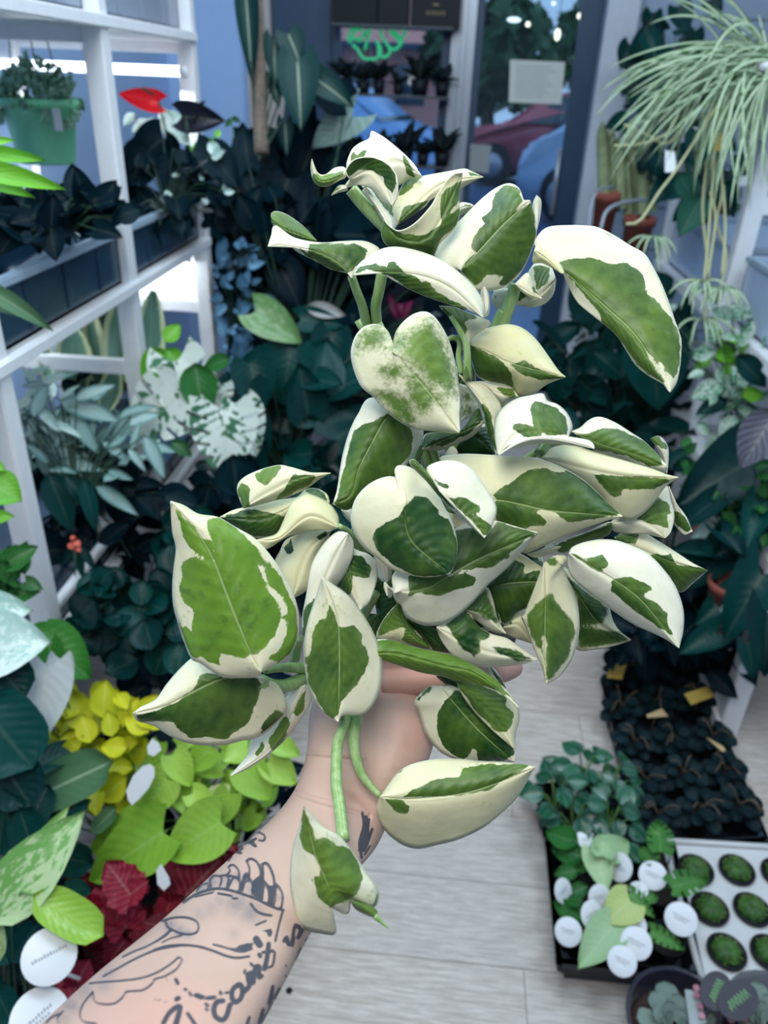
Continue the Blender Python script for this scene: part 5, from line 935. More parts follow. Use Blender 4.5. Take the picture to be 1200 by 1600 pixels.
lm = potted('philodendron', 'single yellow green leaf painted as if lit among the dark foliage', 'plant', P(430, 560, 2.2), 'heart', leafmat('lit_tone_leaf', (.06, .17, .05), (.16, .30, .10), (.30, .42, .24), 'splash', amt=.6), D=2.12, heroes=[(398, 488, 472, 532, 0, 0, .85)], stem=STD)  # lighter green puts the light on this leaf into its colour
potted('aroid', 'pale leaf beneath the top cream leaves', 'plant', P(500, 560, 2.4), 'ovate', leafmat('pale_grey_leaf', (.35, .33, .32), (.48, .46, .46), rib=.1), D=2.3, heroes=[(478, 482, 540, 490, 0, 0, .7)], stem=STD)  # one pale grey leaf
fl = potted('bromeliad', 'magenta flowered plant far down the aisle', 'plant', P(625, 520, 3.2), 'lance', leafmat('magenta_bract', (.16, .01, .05), (.30, .02, .10)), D=3.2, heroes=[(622, 500, 608, 455), (625, 500, 630, 450), (628, 500, 645, 462), (625, 495, 615, 470), (500, 760, 520, 745), (500, 745, 525, 735)], stem=STD)
# --- right side
potted('shrub', 'dark green leaves against the brick wall behind the spider plant', 'plant', P(1040, 200, 3.3), 'heart', L_DARK, D=3.2, heroes=[(1020, 20, 1012, 55), (1015, 60, 1030, 100), (1060, 10, 1075, 50), (985, 70, 970, 105), (1000, 80, 1020, 110), (1110, 0, 1125, 30)], fill=[(1050, 160, 80, 130, 2.9, 3.4, 60, .06, .12), (1090, 260, 60, 80, 2.3, 2.8, 30, .07, .13)], stem=STD)
potted('philodendron', 'pointed dark green leaf hanging over the pale blue tray', 'plant', P(1100, 290, 2.3), 'ovate', leafmat('teal_green_point', (.01, .09, .06), (.03, .17, .10)), D=2.25, heroes=[(1098, 305, 1062, 366, 0, 0, 1.1), (1060, 270, 1090, 320), (1180, 270, 1200, 310)], stem=STD)
potted('shrub', 'dark foliage mass behind the big streaked leaf tip', 'plant', P(980, 720, 2.9), 'ovate', L_DARK, D=2.6, fill=[(960, 600, 95, 110, 2.5, 3.1, 110, .09, .17), (1040, 560, 40, 100, 2.4, 2.8, 30, .08, .14), (960, 720, 110, 60, 2.3, 2.7, 40, .08, .14)], heroes=[(1020, 500, 1030, 640, 2.4, 0, 1.2), (900, 590, 960, 640), (960, 560, 900, 600)], stem=STD)
potted('shrub', 'very dark foliage low on the floor beyond the hand', 'plant', PZ(1040, 900, .1), 'ovate', L_DARKER, D=2.2, fill=[(1040, 850, 80, 110, 2.3, 2.8, 56, .07, .12), (1090, 960, 110, 90, 1.9, 2.3, 70, .06, .12), (1000, 980, 70, 60, 1.95, 2.2, 40, .05, .1)], stem=STD)
potted('pothos', 'small cream marbled leaves crowding the rack shelf under the spider plant', 'plant', P(1140, 640, 2.15), 'ovate', L_VPEP2 := leafmat('marbled_small_leaf', (.03, .14, .08), (.10, .30, .16), (.62, .72, .62), 'splash', amt=.9), D=2.0, heroes=[(1080, 560, 1120, 545), (1130, 600, 1080, 620), (1160, 610, 1120, 640), (1150, 650, 1125, 690), (1090, 660, 1110, 680), (1180, 560, 1150, 570)], fill=[(1150, 600, 60, 90, 1.95, 2.3, 60, .035, .07), (1170, 520, 40, 40, 2.0, 2.2, 18, .04, .07), (1050, 520, 25, 40, 2.3, 2.6, 14, .04, .06)], stem=STD)
potted('shrub', 'bright green leaves beside the white post of the right hand rack', 'plant', P(1140, 600, 2.1), 'ovate', L_BRIGHT, D=2.05, heroes=[(1115, 560, 1162, 548), (1140, 565, 1135, 590), (1158, 620, 1196, 612, 1.95, 0, 1.2), (1110, 560, 1085, 575)], fill=[(1150, 540, 40, 30, 2.0, 2.15, 10, .03, .05)], stem=STL)
potted('aroid', 'dark teal pointed leaf over the small marbled leaves', 'plant', P(1150, 600, 1.95), 'ovate', L_DARK, D=1.9, heroes=[(1150, 555, 1200, 605, 0, 0, .9), (1135, 625, 1088, 645, 2.0, 0, .9)], stem=STD)
potted('calathea', 'purple grey ribbed leaf at the edge above the big teal leaf', 'plant', P(1230, 720, 1.7), 'ovate', L_PURP, D=1.68, heroes=[(1215, 640, 1158, 728, 0, 0, 1.1)], stem=STD)
potted('alocasia', 'big dark teal arrow leaves beside the white rack post', 'plant', PZ(1170, 950, .05), 'arrow', L_DARK, D=1.85, heroes=[(1180, 715, 1058, 785, 1.85, 0, 1.2), (1140, 850, 1075, 920, 1.85, 0, 1.0), (1200, 820, 1110, 870, 1.8, 0, .9), (1190, 900, 1130, 1000, 1.7, 0, 1.0), (1200, 960, 1195, 1060, 1.65, 0, .9), (1120, 990, 1060, 1020, 1.8, 0, 1.0), (1150, 930, 1085, 975, 1.82), (1220, 780, 1150, 800, 1.8, 0, 1.0), (1170, 1010, 1178, 1062, 1.65)], fill=[(1150, 860, 60, 120, 1.75, 2.1, 26, .09, .16)], stem=STD, stem_r=.003)
potted('shrub', 'small green leaves mixed into the teal leaves', 'plant', PZ(1190, 900, .1), 'ovate', L_MID, D=1.8, fill=[(1170, 790, 45, 70, 1.75, 2.0, 34, .03, .06), (1110, 720, 50, 40, 1.95, 2.1, 16, .03, .06)], stem=STD)
potted('caladium', 'white frosted leaf above the terracotta pot', 'plant', P(1110, 860, 1.95), 'ovate', L_PALE, D=1.9, heroes=[(1135, 822, 1080, 838, 0, 0, 1.0), (1130, 818, 1092, 818, 1.92), (1120, 835, 1085, 850)], stem=STD)
potted('caladium', 'white frosted leaf over the pale blue shelf edge', 'plant', P(1150, 980, 1.8), 'ovate', L_PALE, D=1.75, heroes=[(1182, 926, 1126, 952, 0, 0, .9), (1165, 925, 1158, 948)], stem=STD)
for (x, y, r, h, lb) in [(1108, 845, .055, .09, 'terracotta pot half hidden under the white frosted leaf'), (1135, 935, .05, .08, 'terracotta pot rim showing low behind teal leaves')]:
    c = PZ(x, y, .12); c[2] = .05
    c = P(x, y, 1.98 if y < 900 else 1.85); tag(MB().lathe([(0, -h), (r * .7, -h), (r * .92, h * .4), (r * 1.05, h * .4), (r * 1.05, h * .62), (r * .95, h * .62), (r * .85, h * .3), (0, h * .3)], c, 22).build('flower_pot', TERRA), lb, 'pot')
# yellow-green columnar cactus in clay pots
M_CACT = plain('cactus_skin', (.27, .32, .15), .6, var=.4, scale=20)
ct = empty('cactus', P(975, 340, 3.25), 'yellow green columnar cactus in a clay pot by the white pier', 'plant')
for (x, y0, y1, r) in [(945, 320, 190, .024), (958, 330, 200, .026), (972, 325, 215, .022), (990, 330, 185, .024), (1005, 335, 210, .022), (982, 335, 240, .02), (1018, 330, 240, .02)]:
    a = P(x, y0, 3.25 + rng.uniform(-.08, .08)); b2 = P(x - 4, y1, 3.25); V = []; 
    q = np.linspace(0, 1, 14)[:, None]; M = MB(); c = a * (1 - q) + b2 * q; n = 20
    for i in range(14):
        s = r * (1 - .9 * max(0, (i - 10) / 3) ** 2) if i > 10 else r
        for k in range(n): an_ = 6.283 * k / n; V.append(c[i] + s * (1 + .22 * math.cos(an_ * 5)) * np.array([math.cos(an_), math.sin(an_), 0]))
    M.add(V, [(i * n + k, i * n + (k + 1) % n, (i + 1) * n + (k + 1) % n, (i + 1) * n + k) for i in range(13) for k in range(n)]).build('stem', M_CACT, ct)
for (x, y, r) in [(945, 330, .05), (995, 368, .062)]:
    c = P(x, y, 3.2); MB().lathe([(0, -.16), (r * .72, -.16), (r * .95, .04), (r * 1.08, .04), (r * 1.08, .075), (r, .075), (r * .9, .04), (0, .04)], c, 22).build('pot', TERRA, ct)
hs = empty('watering_hose', P(980, 325, 3.0), 'thin grey hose looped over the clay pots', 'hose')
MB().tube(catmull([P(918, 420, 3.05), P(922, 330, 3.05), P(935, 298, 3.05), P(960, 292, 3.08)], 16), .006, 8).build('loop', M_ALU, hs); MB().tube(catmull([P(938, 360, 3.0), P(948, 330, 3.0), P(975, 316, 3.0), P(1010, 312, 3.0)], 16), .008, 8).build('loop', M_ALU, hs)
MB().tube([P(913, 590, 2.9), P(916, 540, 2.9), P(921, 480, 2.9)], .005, 8).build('wand', plain('thin_cane', (.38, .38, .34), .6), hs)

# --- spider plant
sp = empty('spider_plant', P(1195, 110, 1.9), 'striped spider plant arching from the top of the right hand rack', 'plant')
def blade(p0, p1, p2, w, D0, D1, name='blade'):
    t = np.linspace(0, 1, 14)[:, None]; px = (1 - t) ** 2 * np.array(p0) + 2 * t * (1 - t) * np.array(p1) + t * t * np.array(p2); D = np.linspace(D0, D1, 14)
    C_ = EYE + rays(px) * D[:, None]; tn = np.gradient(C_, axis=0); V, U = [], []
    for i in range(14):
        sd_ = nrm(np.cross(tn[i], nrm(EYE - C_[i]) + [0, 0, .4])); u = i / 13; h = w * (math.sin(math.pi * min(1, .22 + u * .78)) ** .6)
        for q in (-1, 0, 1): V.append(C_[i] + sd_ * h * q - nrm(EYE - C_[i]) * (.0025 if q == 0 else 0)); U.append((u, q, 0))
    me = mesh(name, V, [(i * 3 + k, i * 3 + k + 1, i * 3 + k + 4, i * 3 + k + 3) for i in range(13) for k in (0, 1)]); attr(me, 'luv', U, 'FLOAT_VECTOR'); return link(name, me, sp, L_SPID)
HB = [((1190, 100), (1080, 20), (935, 165)), ((1195, 90), (1060, 40), (928, 150)), ((1190, 110), (1010, 60), (925, 190)), ((1190, 95), (1100, -10), (1010, 40)), ((1195, 100), (1090, 60), (980, 130)), ((1190, 110), (1060, 90), (945, 215)), ((1190, 105), (1070, 70), (990, 250)),
      ((1195, 110), (1100, 100), (1083, 310)), ((1200, 110), (1140, 120), (1105, 250)), ((1200, 100), (1190, 20), (1130, 30)), ((1190, 60), (1150, -5), (1100, 110)), ((1200, 110), (1160, 180), (1140, 330)), ((1210, 110), (1180, 200), (1150, 300)), ((1190, 110), (1030, 100), (960, 240)), ((1190, 105), (1120, 60), (1040, 200)),
      ((1195, 110), (1040, 60), (965, 120)), ((1200, 100), (1110, 0), (1060, -20))]
for a, b2, c in HB: blade(a, b2, c, .0048, 1.9 + rng.uniform(-.03, .03), 1.85 + rng.uniform(-.1, .1))
for i in range(150):
    a = (1195 + rng.uniform(-40, 40), 105 + rng.uniform(-35, 30)); side = rng.uniform()
    if side < .62: c = (rng.uniform(940, 1130), rng.uniform(110, 300)); b2 = ((a[0] + c[0]) / 2 + rng.uniform(-20, 30), min(a[1], c[1]) - rng.uniform(10, 70))
    elif side < .92: c = (rng.uniform(1080, 1210), rng.uniform(230, 340)); b2 = ((a[0] + c[0]) / 2 - rng.uniform(0, 40), a[1] + rng.uniform(-20, 70))
    else: c = (rng.uniform(1020, 1200), rng.uniform(-20, 40)); b2 = ((a[0] + c[0]) / 2, rng.uniform(-10, 60))
    blade(a, b2, c, rng.uniform(.0026, .0046), 1.92 + rng.uniform(-.05, .05), 1.88 + rng.uniform(-.14, .14))
M_RUN = plain('straw_runner', (.46, .46, .25), .6)
for s, d in [('1130,150 1060,260 1030,300 1000,345 978,350', 1.85), ('1120,210 1112,300 1106,380 1100,440', 1.9), ('1125,215 1128,300 1120,350 1135,400 1120,470', 1.92), ('1110,300 1118,340 1112,390 1106,430', 1.9), ('1060,180 1040,210 1000,225 960,228', 1.88), ('1090,120 1050,220 1010,210 975,195', 1.9), ('1105,250 1098,330 1108,440 1100,500', 1.93), ('1130,290 1133,360 1128,430', 1.9)]:
    q = catmull(pts(s), 20); MB().tube([P(x, y, d) for x, y in q], .0035, 6).build('runner', M_RUN, sp)
for (x, y, d) in [(1098, 500, 1.95), (1100, 440, 1.92), (1128, 452, 1.92), (1022, 372, 2.0)]:
    for i in range(9): a = rng.uniform(.3, 2.85); L = rng.uniform(28, 60); blade((x, y), (x + math.cos(a) * L * .6, y - 12), (x + math.cos(a) * L, y + math.sin(a) * L), .004, d, d - .04)
MB().lathe([(0, -.1), (.07, -.1), (.09, .05), (.1, .05), (.1, .07), (.09, .07), (0, .04)], P(1215, 150, 1.95), 20).build('pot', WPOT, sp)
for k, (x, y, d, w, h, mt, lb) in enumerate([(1048, 252, 1.88, 9, 17, WPOT, 'white tag hanging among the spider plant blades'), (1122, 222, 1.86, 8, 14, plain('ochre_tag', (.55, .36, .06), .6), 'ochre tag clipped among the spider plant blades')]):
    v = [P(x - w, y - h, d), P(x + w * .7, y - h * .9, d), P(x + w, y + h, d), P(x - w, y + h, d)]; b_ = [p + [0, .0015, 0] for p in v]
    tag(link('plant_tag', mesh('plant_tag', v + b_, [(0, 1, 2, 3), (7, 6, 5, 4), (0, 4, 5, 1), (1, 5, 6, 2), (2, 6, 7, 3), (3, 7, 4, 0)], False), None, mt), lb, 'tag')
_sc = P(1215, 150, 1.95)
for q in ((-.09, 0), (.06, .07), (.06, -.07)): MB().tube([_sc + [q[0], q[1], .06], _sc + [q[0] * .1, q[1] * .1, .55], [_sc[0], _sc[1], 2.9]], .002, 5).build('hanger_wire', M_ALU, sp)
# trees and shrubs outside
for (x, y, Y, h, lb) in [(765, 90, 19, 3.2, 'green tree beyond the door, behind the notice'), (925, 80, 26, 3.0, 'dark tree beyond the door jamb'), (960, 20, 40, 4.0, 'tree rising behind the pink roof')]:
    c = PY(x, y, Y); t = empty('tree', (c[0], c[1], 0), lb, 'tree', 'trees outside'); MB().tube([(c[0], c[1], 0), (c[0] + .1, c[1], c[2])], [.14, .08], 8).build('trunk', STB, t)
    M = MB()
    for i in range(700):
        q = rng.normal(0, 1, 3); q = q / np.linalg.norm(q) * rng.uniform(.4, 1) ** .5 * np.array([1.1, 1.0, .9]) * h * .4; p = c + q; d = rng.normal(0, .14, 3); e = rng.normal(0, .14, 3); M.add([p - d, p + e, p + d, p - e], [(0, 1, 2, 3)])
    M.build('foliage', plain('tree_leaves_' + lb.split()[0], (.06, .16, .05), .6, var=.4, scale=1), t, kind='stuff')
# ------------------------------------------------------------------ trays on the floor, right
M_TRAYB = plain('black_tray_plastic', (0.016, 0.022, 0.032), .35, var=.15)
M_TRAYW = plain('white_tray_plastic', (.60, .60, .60), .4, var=.06, scale=15)
M_LABEL = plain('white_label_plastic', (.74, .75, .77), .4, var=.03); M_PRINT = plain('grey_label_print', (.38, .39, .41), .7)
M_TAG = plain('yellow_tag_card', (.66, .46, .10), .6, var=.08); M_TAN = plain('tan_tag_card', (.62, .43, .22), .6, var=.08)
def quad_tray(name, cs, h, label, mat, lip=.012):
    """an open tray standing on the floor with its four corners seen at cs"""
    c = np.array([PZ(x, y, 0.0) for x, y in cs]); m = c.mean(0); t = empty(name, m, label, 'tray'); up = np.array([0, 0, 1.0]); M = MB(); n = 4
    def ring(s, z): return [m + (p - m) * s + up * z for p in c]
    rs = [ring(.97, .001), ring(1.0, h), ring(1.0 + lip / np.linalg.norm(c[0] - m), h + .001), ring(1.0 + lip / np.linalg.norm(c[0] - m), h + .006), ring(.975, h + .006), ring(.92, .006)]
    V = [p for r in rs for p in r]; F = [(i * 4 + k, i * 4 + (k + 1) % 4, (i + 1) * 4 + (k + 1) % 4, (i + 1) * 4 + k) for i in range(5) for k in range(4)] + [(3, 2, 1, 0), (20, 21, 22, 23)]
    bm = bmesh.new(); vs = [bm.verts.new(v) for v in V]; [bm.faces.new([vs[i] for i in f]) for f in F]
    bmesh.ops.bevel(bm, geom=[e for e in bm.edges if abs((e.verts[0].co - e.verts[1].co).normalized().z) > .5], offset=.012, segments=3, affect='EDGES'); bmesh.ops.recalc_face_normals(bm, faces=bm.faces[:])
    me = bpy.data.meshes.new('body'); bm.to_mesh(me); bm.free(); link('body', me, t, mat); return t, c
def disc(x, y, z, r, label, face=None, stalk=None, two=False, D=None):
    """a round white plant label on its stalk"""
    c = P(x, y, D) if D else PZ(x, y, z); n = nrm(nrm(EYE - c) * .9 + (np.array(face) if face is not None else [0, 0, .25]))
    t = empty('plant_label', c, label, 'label', 'round white plant labels'); MB().lathe([(0, -.0008), (r * .97, -.0008), (r, -.0004), (r, .0006), (r * .97, .001), (0, .001)], c, 28, n).build('disc', M_LABEL, t)
    u = nrm(np.cross([0, 0, 1.0], n)); v = np.cross(n, u); M = MB()
    for k, (a, b2, h) in enumerate([(-.55, .5, .10), (-.4, .3, -.08)] if not two else [(-.62, .62, .05)]):
        for q in np.arange(a, b2, .11):
            o = c + n * .0013 + v * r * h; hh = .055 * (1 + .5 * ((int(q * 100) * 7) % 3 == 0)); M.add([o + u * r * q - v * r * .05, o + u * r * (q + .07) - v * r * .05, o + u * r * (q + .07) + v * r * hh, o + u * r * q + v * r * hh], [(0, 1, 2, 3)])
    M.build('print', M_PRINT, t, smooth=False)
    e = c - np.array([0, 0, r]) * .9 - n * .001; g = e + np.array([.0, .006, -.05]) if stalk is None else np.asarray(stalk); g[2] = max(g[2], .004)
    MB().tube([e, g], .0025, 6).build('stalk', M_LABEL, t); return t
def cup(c, r, h, mat, t): MB().lathe([(0, 0), (r * .78, 0), (r * .8, .002), (r, h), (r * 1.05, h + .001), (r * 1.05, h + .004), (r * .97, h + .004), (r * .92, h * .75), (0, h * .72)], c, 22).build('pot', mat, t)
# black tray of dark ruffled plants
quad_tray('seedling_tray', [(936, 1090), (1000, 1352), (1186, 1338), (1085, 1078)], .055, 'black tray of dark round leaved plants with yellow tags', M_TRAYB)
L_BEG = leafmat('dark_bronze_leaf', (.002, .007, .011), (.005, .020, .026), (.012, .04, .045), 'veins', amt=.5, rough=.5, spec=.12, rib=.05)
k = 0
for (x, y) in [(965, 1075), (1015, 1060), (1065, 1062), (965, 1130), (1020, 1120), (1080, 1115), (985, 1185), (1045, 1180), (1105, 1175), (1000, 1245), (1060, 1235), (1125, 1230), (1020, 1300), (1085, 1290), (1145, 1285)]:
    c = PZ(x, y, .02); k += 1
    row = ['far', 'far', 'far', 'second', 'second', 'second', 'third', 'third', 'third', 'fourth', 'fourth', 'fourth', 'near', 'near', 'near'][k - 1]; side = ['next to the walkway', 'in the middle', 'next to the rack'][(k - 1) % 3]
    t = empty('peperomia', c, f'dark round leaved plant in the {row} row of the black tray, {side}', 'plant', 'dark plants in the black tray'); cup(c - [0, 0, .013], .034, .055, M_DARKPOT, t)
    for i in range(13):
        a = i * 2.4; rr_ = .010 + .036 * (i / 13) ** .6; b = c + np.array([math.cos(a) * rr_ * .6, math.sin(a) * rr_ * .6, .075 - .03 * i / 13]); e = b + np.array([math.cos(a), math.sin(a), -.25 + .5 * (1 - i / 13)]) * rng.uniform(.028, .042)
        place(t, 'round', L_BEG, b, e, (0, -.3, 1))
    M = MB()
    for i in range(3):
        a = rng.uniform(0, 6.283); q = catmull([c + [0, 0, .06], c + [math.cos(a) * .02, math.sin(a) * .02, .09], c + [math.cos(a) * .04, math.sin(a) * .04 - .01, .085 + rng.uniform(-.02, .03)]], 8); MB().tube(q, .0016, 5).build('flower_spike', STB, t)
for (cs, mt, lb) in [([(958, 1028), (981, 1030), (972, 1061), (948, 1058)], M_TAG, 'ochre card tag at the walkway corner of the black tray'), ([(1012, 1020), (1046, 1006), (1056, 1019), (1024, 1035)], M_TAN, 'tan card tag at the far end of the black tray'), ([(1069, 1084), (1106, 1072), (1118, 1087), (1080, 1101)], M_TAG, 'bright yellow card tag on the rack side of the black tray'),
                     ([(1010, 1117), (1034, 1107), (1044, 1119), (1012, 1121)], M_TAN, 'small tan tag in the middle of the black tray'), ([(1104, 1152), (1130, 1166), (1134, 1173), (1128, 1174)], M_TAN, 'thin folded tan tag near the bottom of the black tray')]:
    v = [PZ(x, y, .125) for x, y in cs]; b_ = [p - [0, 0, .0015] for p in v]; o = link('price_tag', mesh('price_tag', v + b_, [(0, 1, 2, 3), (7, 6, 5, 4), (0, 4, 5, 1), (1, 5, 6, 2), (2, 6, 7, 3), (3, 7, 4, 0)], False), None, mt); tag(o, lb, 'tag')
    q = sum(v) / 4; MB().tube([q - [0, 0, .002], q + [0, 0, -.07]], .0015, 5).build('stalk', STB, o)
# small glossy plants in the smaller black tray
quad_tray('seedling_tray', [(836, 1255), (850, 1330), (1000, 1345), (985, 1245)], .055, 'small black tray of glossy green plants beside the walkway', M_TRAYB)
for i, (x, y, lb) in enumerate([(862, 1240, 'glossy green plant leaning over the walkway corner of its tray'), (905, 1200, 'tallest glossy green plant, in the middle of its tray'), (945, 1215, 'glossy green plant next to the dark tray'), (890, 1275, 'low glossy green plant above the label tray'), (945, 1275, 'low glossy green plant in the inner corner of its tray')]):
    c = PZ(x, y + 45, .02); t = empty('peperomia', c, lb, 'plant', 'glossy plants in the small tray'); cup(c - [0, 0, .013], .036, .06, M_DARKPOT, t); sm = MB()
    for j in range(12):
        a = j * 2.4; h = .05 + .085 * (1 - j / 12) + rng.uniform(-.01, .01); rr_ = .012 + .045 * (j / 12) ** .7; b = c + np.array([math.cos(a) * rr_, math.sin(a) * rr_, h]); e = b + np.array([math.cos(a), math.sin(a), rng.uniform(-.5, .4)]) * rng.uniform(.038, .058)
        place(t, 'ovate', L_VPEP, b, e, (0, -.5, .9), 1.25); sm.tube([c + [0, 0, .04], c * .5 + b * .5 + [0, 0, .03], b], .0016, 5, False)
    sm.build('stems', STL, t, kind='stuff')
# label tray with cuttings
quad_tray('seedling_tray', [(852, 1350), (868, 1530), (1080, 1552), (1038, 1342)], .06, 'black tray of pale cuttings and round white labels', M_TRAYB)
for i, (x, y, lb) in enumerate([(900, 1480, 'first black pot in the label tray, at the walkway corner'), (965, 1490, 'black pot in the front row of the label tray, under two labels'), (1030, 1495, 'black pot in the front row of the label tray, by the white tray'), (895, 1415, 'black pot in the middle row of the label tray, by the walkway'), (960, 1420, 'black pot at the centre of the label tray'), (1020, 1420, 'black pot in the middle row of the label tray, by the white tray'), (900, 1355, 'black pot in the back row of the label tray, by the walkway'), (955, 1358, 'black pot in the middle of the back row of the label tray'), (1010, 1362, 'black pot in the back row of the label tray, by the white tray')]):
    c = PZ(x, y, .006); t = empty('plant_pot', c, lb, 'pot', 'pots in the label tray'); cup(c, .036, .06, M_DARKPOT, t); MB().lathe([(0, .050), (.0335, .049)], c, 20).build('soil', M_SOIL, t)
def cutting(lab, root, kind, mat, hs, z=.13):
    c = PZ(*root, .05); t = empty('cutting', c, lab, 'plant', 'cuttings in the label tray')
    for h in hs:
        zb = h[4] if len(h) > 4 else z; b = PZ(h[0], h[1], zb); e = PZ(h[2], h[3], zb - .012); place(t, kind, mat, b, e, nrm(EYE - b) * .8 + [0, 0, .5], h[5] if len(h) > 5 else 1.1)
        MB().tube(catmull([c, c * .4 + b * .6 + [0, 0, .01], b], 8), .0016, 6).build('stem', STL, t)
cutting('powdery heart leaved cutting at the back of the label tray', (955, 1380), 'heart', L_HEARTP, [(942, 1338, 945, 1296, .15, .75), (945, 1335, 985, 1308, .14, .8), (930, 1330, 948, 1392, .14, .85)])
cutting('yellow green heart leaf over the centre of the label tray', (965, 1430), 'heart', leafmat('yellow_heart', (.42, .54, .16), (.60, .66, .26), rib=.2), [(985, 1408, 946, 1440, .14, 1.25)])
cutting('powdery pointed leaf hanging over the front of the label tray', (950, 1470), 'heart', L_HEARTP, [(958, 1447, 906, 1508, .12, .8), (968, 1440, 975, 1465, .12)])
L_ADAN = leafmat('holey_green_leaf', (.05, .20, .04), (.14, .36, .08), (.01, .04, .02), 'mottle', amt=.25)
cutting('jagged green cutting at the corner of the label tray by the dark tray', (1010, 1370), 'monstera', L_ADAN, [(1032, 1330, 1030, 1272, .17, .6), (1020, 1345, 996, 1320, .15, .8), (1025, 1300, 1035, 1330, .16, .7)])
cutting('holey green leaf lying over the white cup tray', (1025, 1400), 'monstera', L_ADAN, [(1050, 1386, 1114, 1368, .15, .55)])
cutting('holey green leaf over the front edge of the label tray', (1020, 1480), 'monstera', L_ADAN, [(1018, 1456, 1074, 1484, .12, .55)])
cutting('spotted green leaf pair in the middle of the label tray', (1005, 1420), 'monstera', L_ADAN, [(985, 1396, 1025, 1434, .14, .6), (1010, 1405, 1030, 1396, .13, .7)])
cutting('deep green leaves at the back walkway corner of the label tray', (900, 1370), 'ovate', L_MID, [(905, 1320, 850, 1295, .12, 1.1), (915, 1340, 860, 1325, .11, 1.1), (925, 1350, 880, 1350, .10, 1.1), (905, 1360, 865, 1365, .1), (930, 1330, 900, 1300, .12)])
cutting('deep green leaves half over the label by the walkway', (900, 1430), 'ovate', L_MID, [(915, 1440, 862, 1404, .11, .9), (905, 1420, 890, 1395, .12), (918, 1385, 885, 1398, .11), (900, 1450, 918, 1425, .1)])
for (x, y, r, z, f, lb) in [(915, 1312, .022, .12, (.4, 0, .9), 'round label tilted at the back of the label tray'), (968, 1355, .028, .13, (-.6, 0, .1), 'round label behind the powdery heart leaf'), (1020, 1368, .0275, .14, None, 'round label facing up beside the jagged green cutting'), (880, 1392, .024, .11, (.8, 0, 0), 'oval looking label by the walkway, half under dark leaves'), (937, 1402, .024, .12, (.5, -.4, .2), 'bluish tilted label behind the yellow green leaf'),
                        (925, 1430, .026, .12, (.6, 0, 0), 'round label partly under the yellow green heart leaf'), (998, 1390, .018, .13, (0, .5, .6), 'small label edge among the spotted leaves'), (888, 1456, .0255, .11, (0, -.3, .5), 'round blank label at the walkway corner of the label tray'), (992, 1446, .022, .12, None, 'rear one of the three overlapping labels'), (994, 1474, .0285, .125, None, 'middle one of the three overlapping labels'), (972, 1502, .026, .12, None, 'front one of the three overlapping labels'), (1064, 1436, .030, .135, None, 'round label lying over the edge of the white cup tray')]:
    c = PZ(x, y, z); disc(x, y, z, r, lb, f, c + [0, .035, -.08])
# white tray of cactus cups
tt = empty('cup_tray', PZ(1140, 1430, 0), 'white moulded tray of dark cups with round green cacti', 'tray'); zt = .062
cups = [(1086, 1362), (1150, 1362), (1216, 1368), (1108, 1423), (1174, 1424), (1240, 1430), (1134, 1490), (1202, 1492)]
a0, a1, a2, a3 = [PZ(x, y, zt) for x, y in [(1036, 1314), (1300, 1330), (1360, 1560), (1098, 1535)]]
bm = bmesh.new(); vs = [bm.verts.new(p) for p in (a0, a1, a2, a3)]; f = bm.faces.new(vs); ex = bmesh.ops.extrude_face_region(bm, geom=[f])
for v in [q for q in ex['geom'] if isinstance(q, bmesh.types.BMVert)]: v.co.z = .004
bmesh.ops.recalc_face_normals(bm, faces=bm.faces[:]); bmesh.ops.bevel(bm, geom=bm.edges[:], offset=.008, segments=3, affect='EDGES'); me = bpy.data.meshes.new('body'); bm.to_mesh(me); bm.free(); body = link('body', me, tt, M_TRAYW)
M = MB()
for a, b2 in ((a0, a1), (a1, a2), (a2, a3), (a3, a0)): M.tube([a + [0, 0, .001], b2 + [0, 0, .001]], .007, 8)
M.build('rim', M_TRAYW, tt)
M_CACG = plain('cactus_green', (.045, .14, .018), .6, var=.5, scale=60, bump=.4); M_SPIN = plain('cactus_spines', (.16, .26, .05), .6)
wh = ['in the back row, next to the holey leaf', 'in the back row, second from the label tray', 'in the back row, at the frame edge', 'in the middle row, beside the lying label', 'in the middle row, second from the label tray', 'in the middle row, outermost', 'in the front row, nearest the label tray', 'in the front row, at the frame edge']
for i, (x, y) in enumerate(cups):
    c = PZ(x, y, zt); t = empty('cactus', c, 'round green cactus of the white tray, ' + wh[i], 'plant', 'cacti in the white tray'); r = .034
    MB().lathe([(r * 1.08, .004), (r * 1.1, .009), (r * .98, .011), (r * .93, .006), (0, .005)], c, 26).build('pot', M_DARKPOT, t)
    V = []; nn, mm = 40, 9
    for q in range(mm):
        th = q / (mm - 1) * math.pi / 2
        for k2 in range(nn): an_ = 6.283 * k2 / nn; s = r * .80 * math.cos(th) * (1 + .07 * math.cos(an_ * 10)); V.append(c + np.array([s * math.cos(an_), s * math.sin(an_), .005 + .020 * math.sin(th) - .006 * math.exp(-(math.cos(th) / .3) ** 2)]))
    MB().add(V, [(q * nn + k2, q * nn + (k2 + 1) % nn, (q + 1) * nn + (k2 + 1) % nn, (q + 1) * nn + k2) for q in range(mm - 1) for k2 in range(nn)]).build('body', M_CACG, t)
    M = MB()
    for q in range(110):
        an_ = rng.uniform(0, 6.283); th = rng.uniform(.15, 1.3); n = np.array([math.cos(an_) * math.cos(th), math.sin(an_) * math.cos(th), math.sin(th)]); b = c + [0, 0, .005] + n * [r * .8, r * .8, .020]; e = rng.normal(0, .0008, 3); M.add([b - e, b + e, b + n * .006], [(0, 1, 2)])
    M.build('spines', M_SPIN, t, kind='stuff')
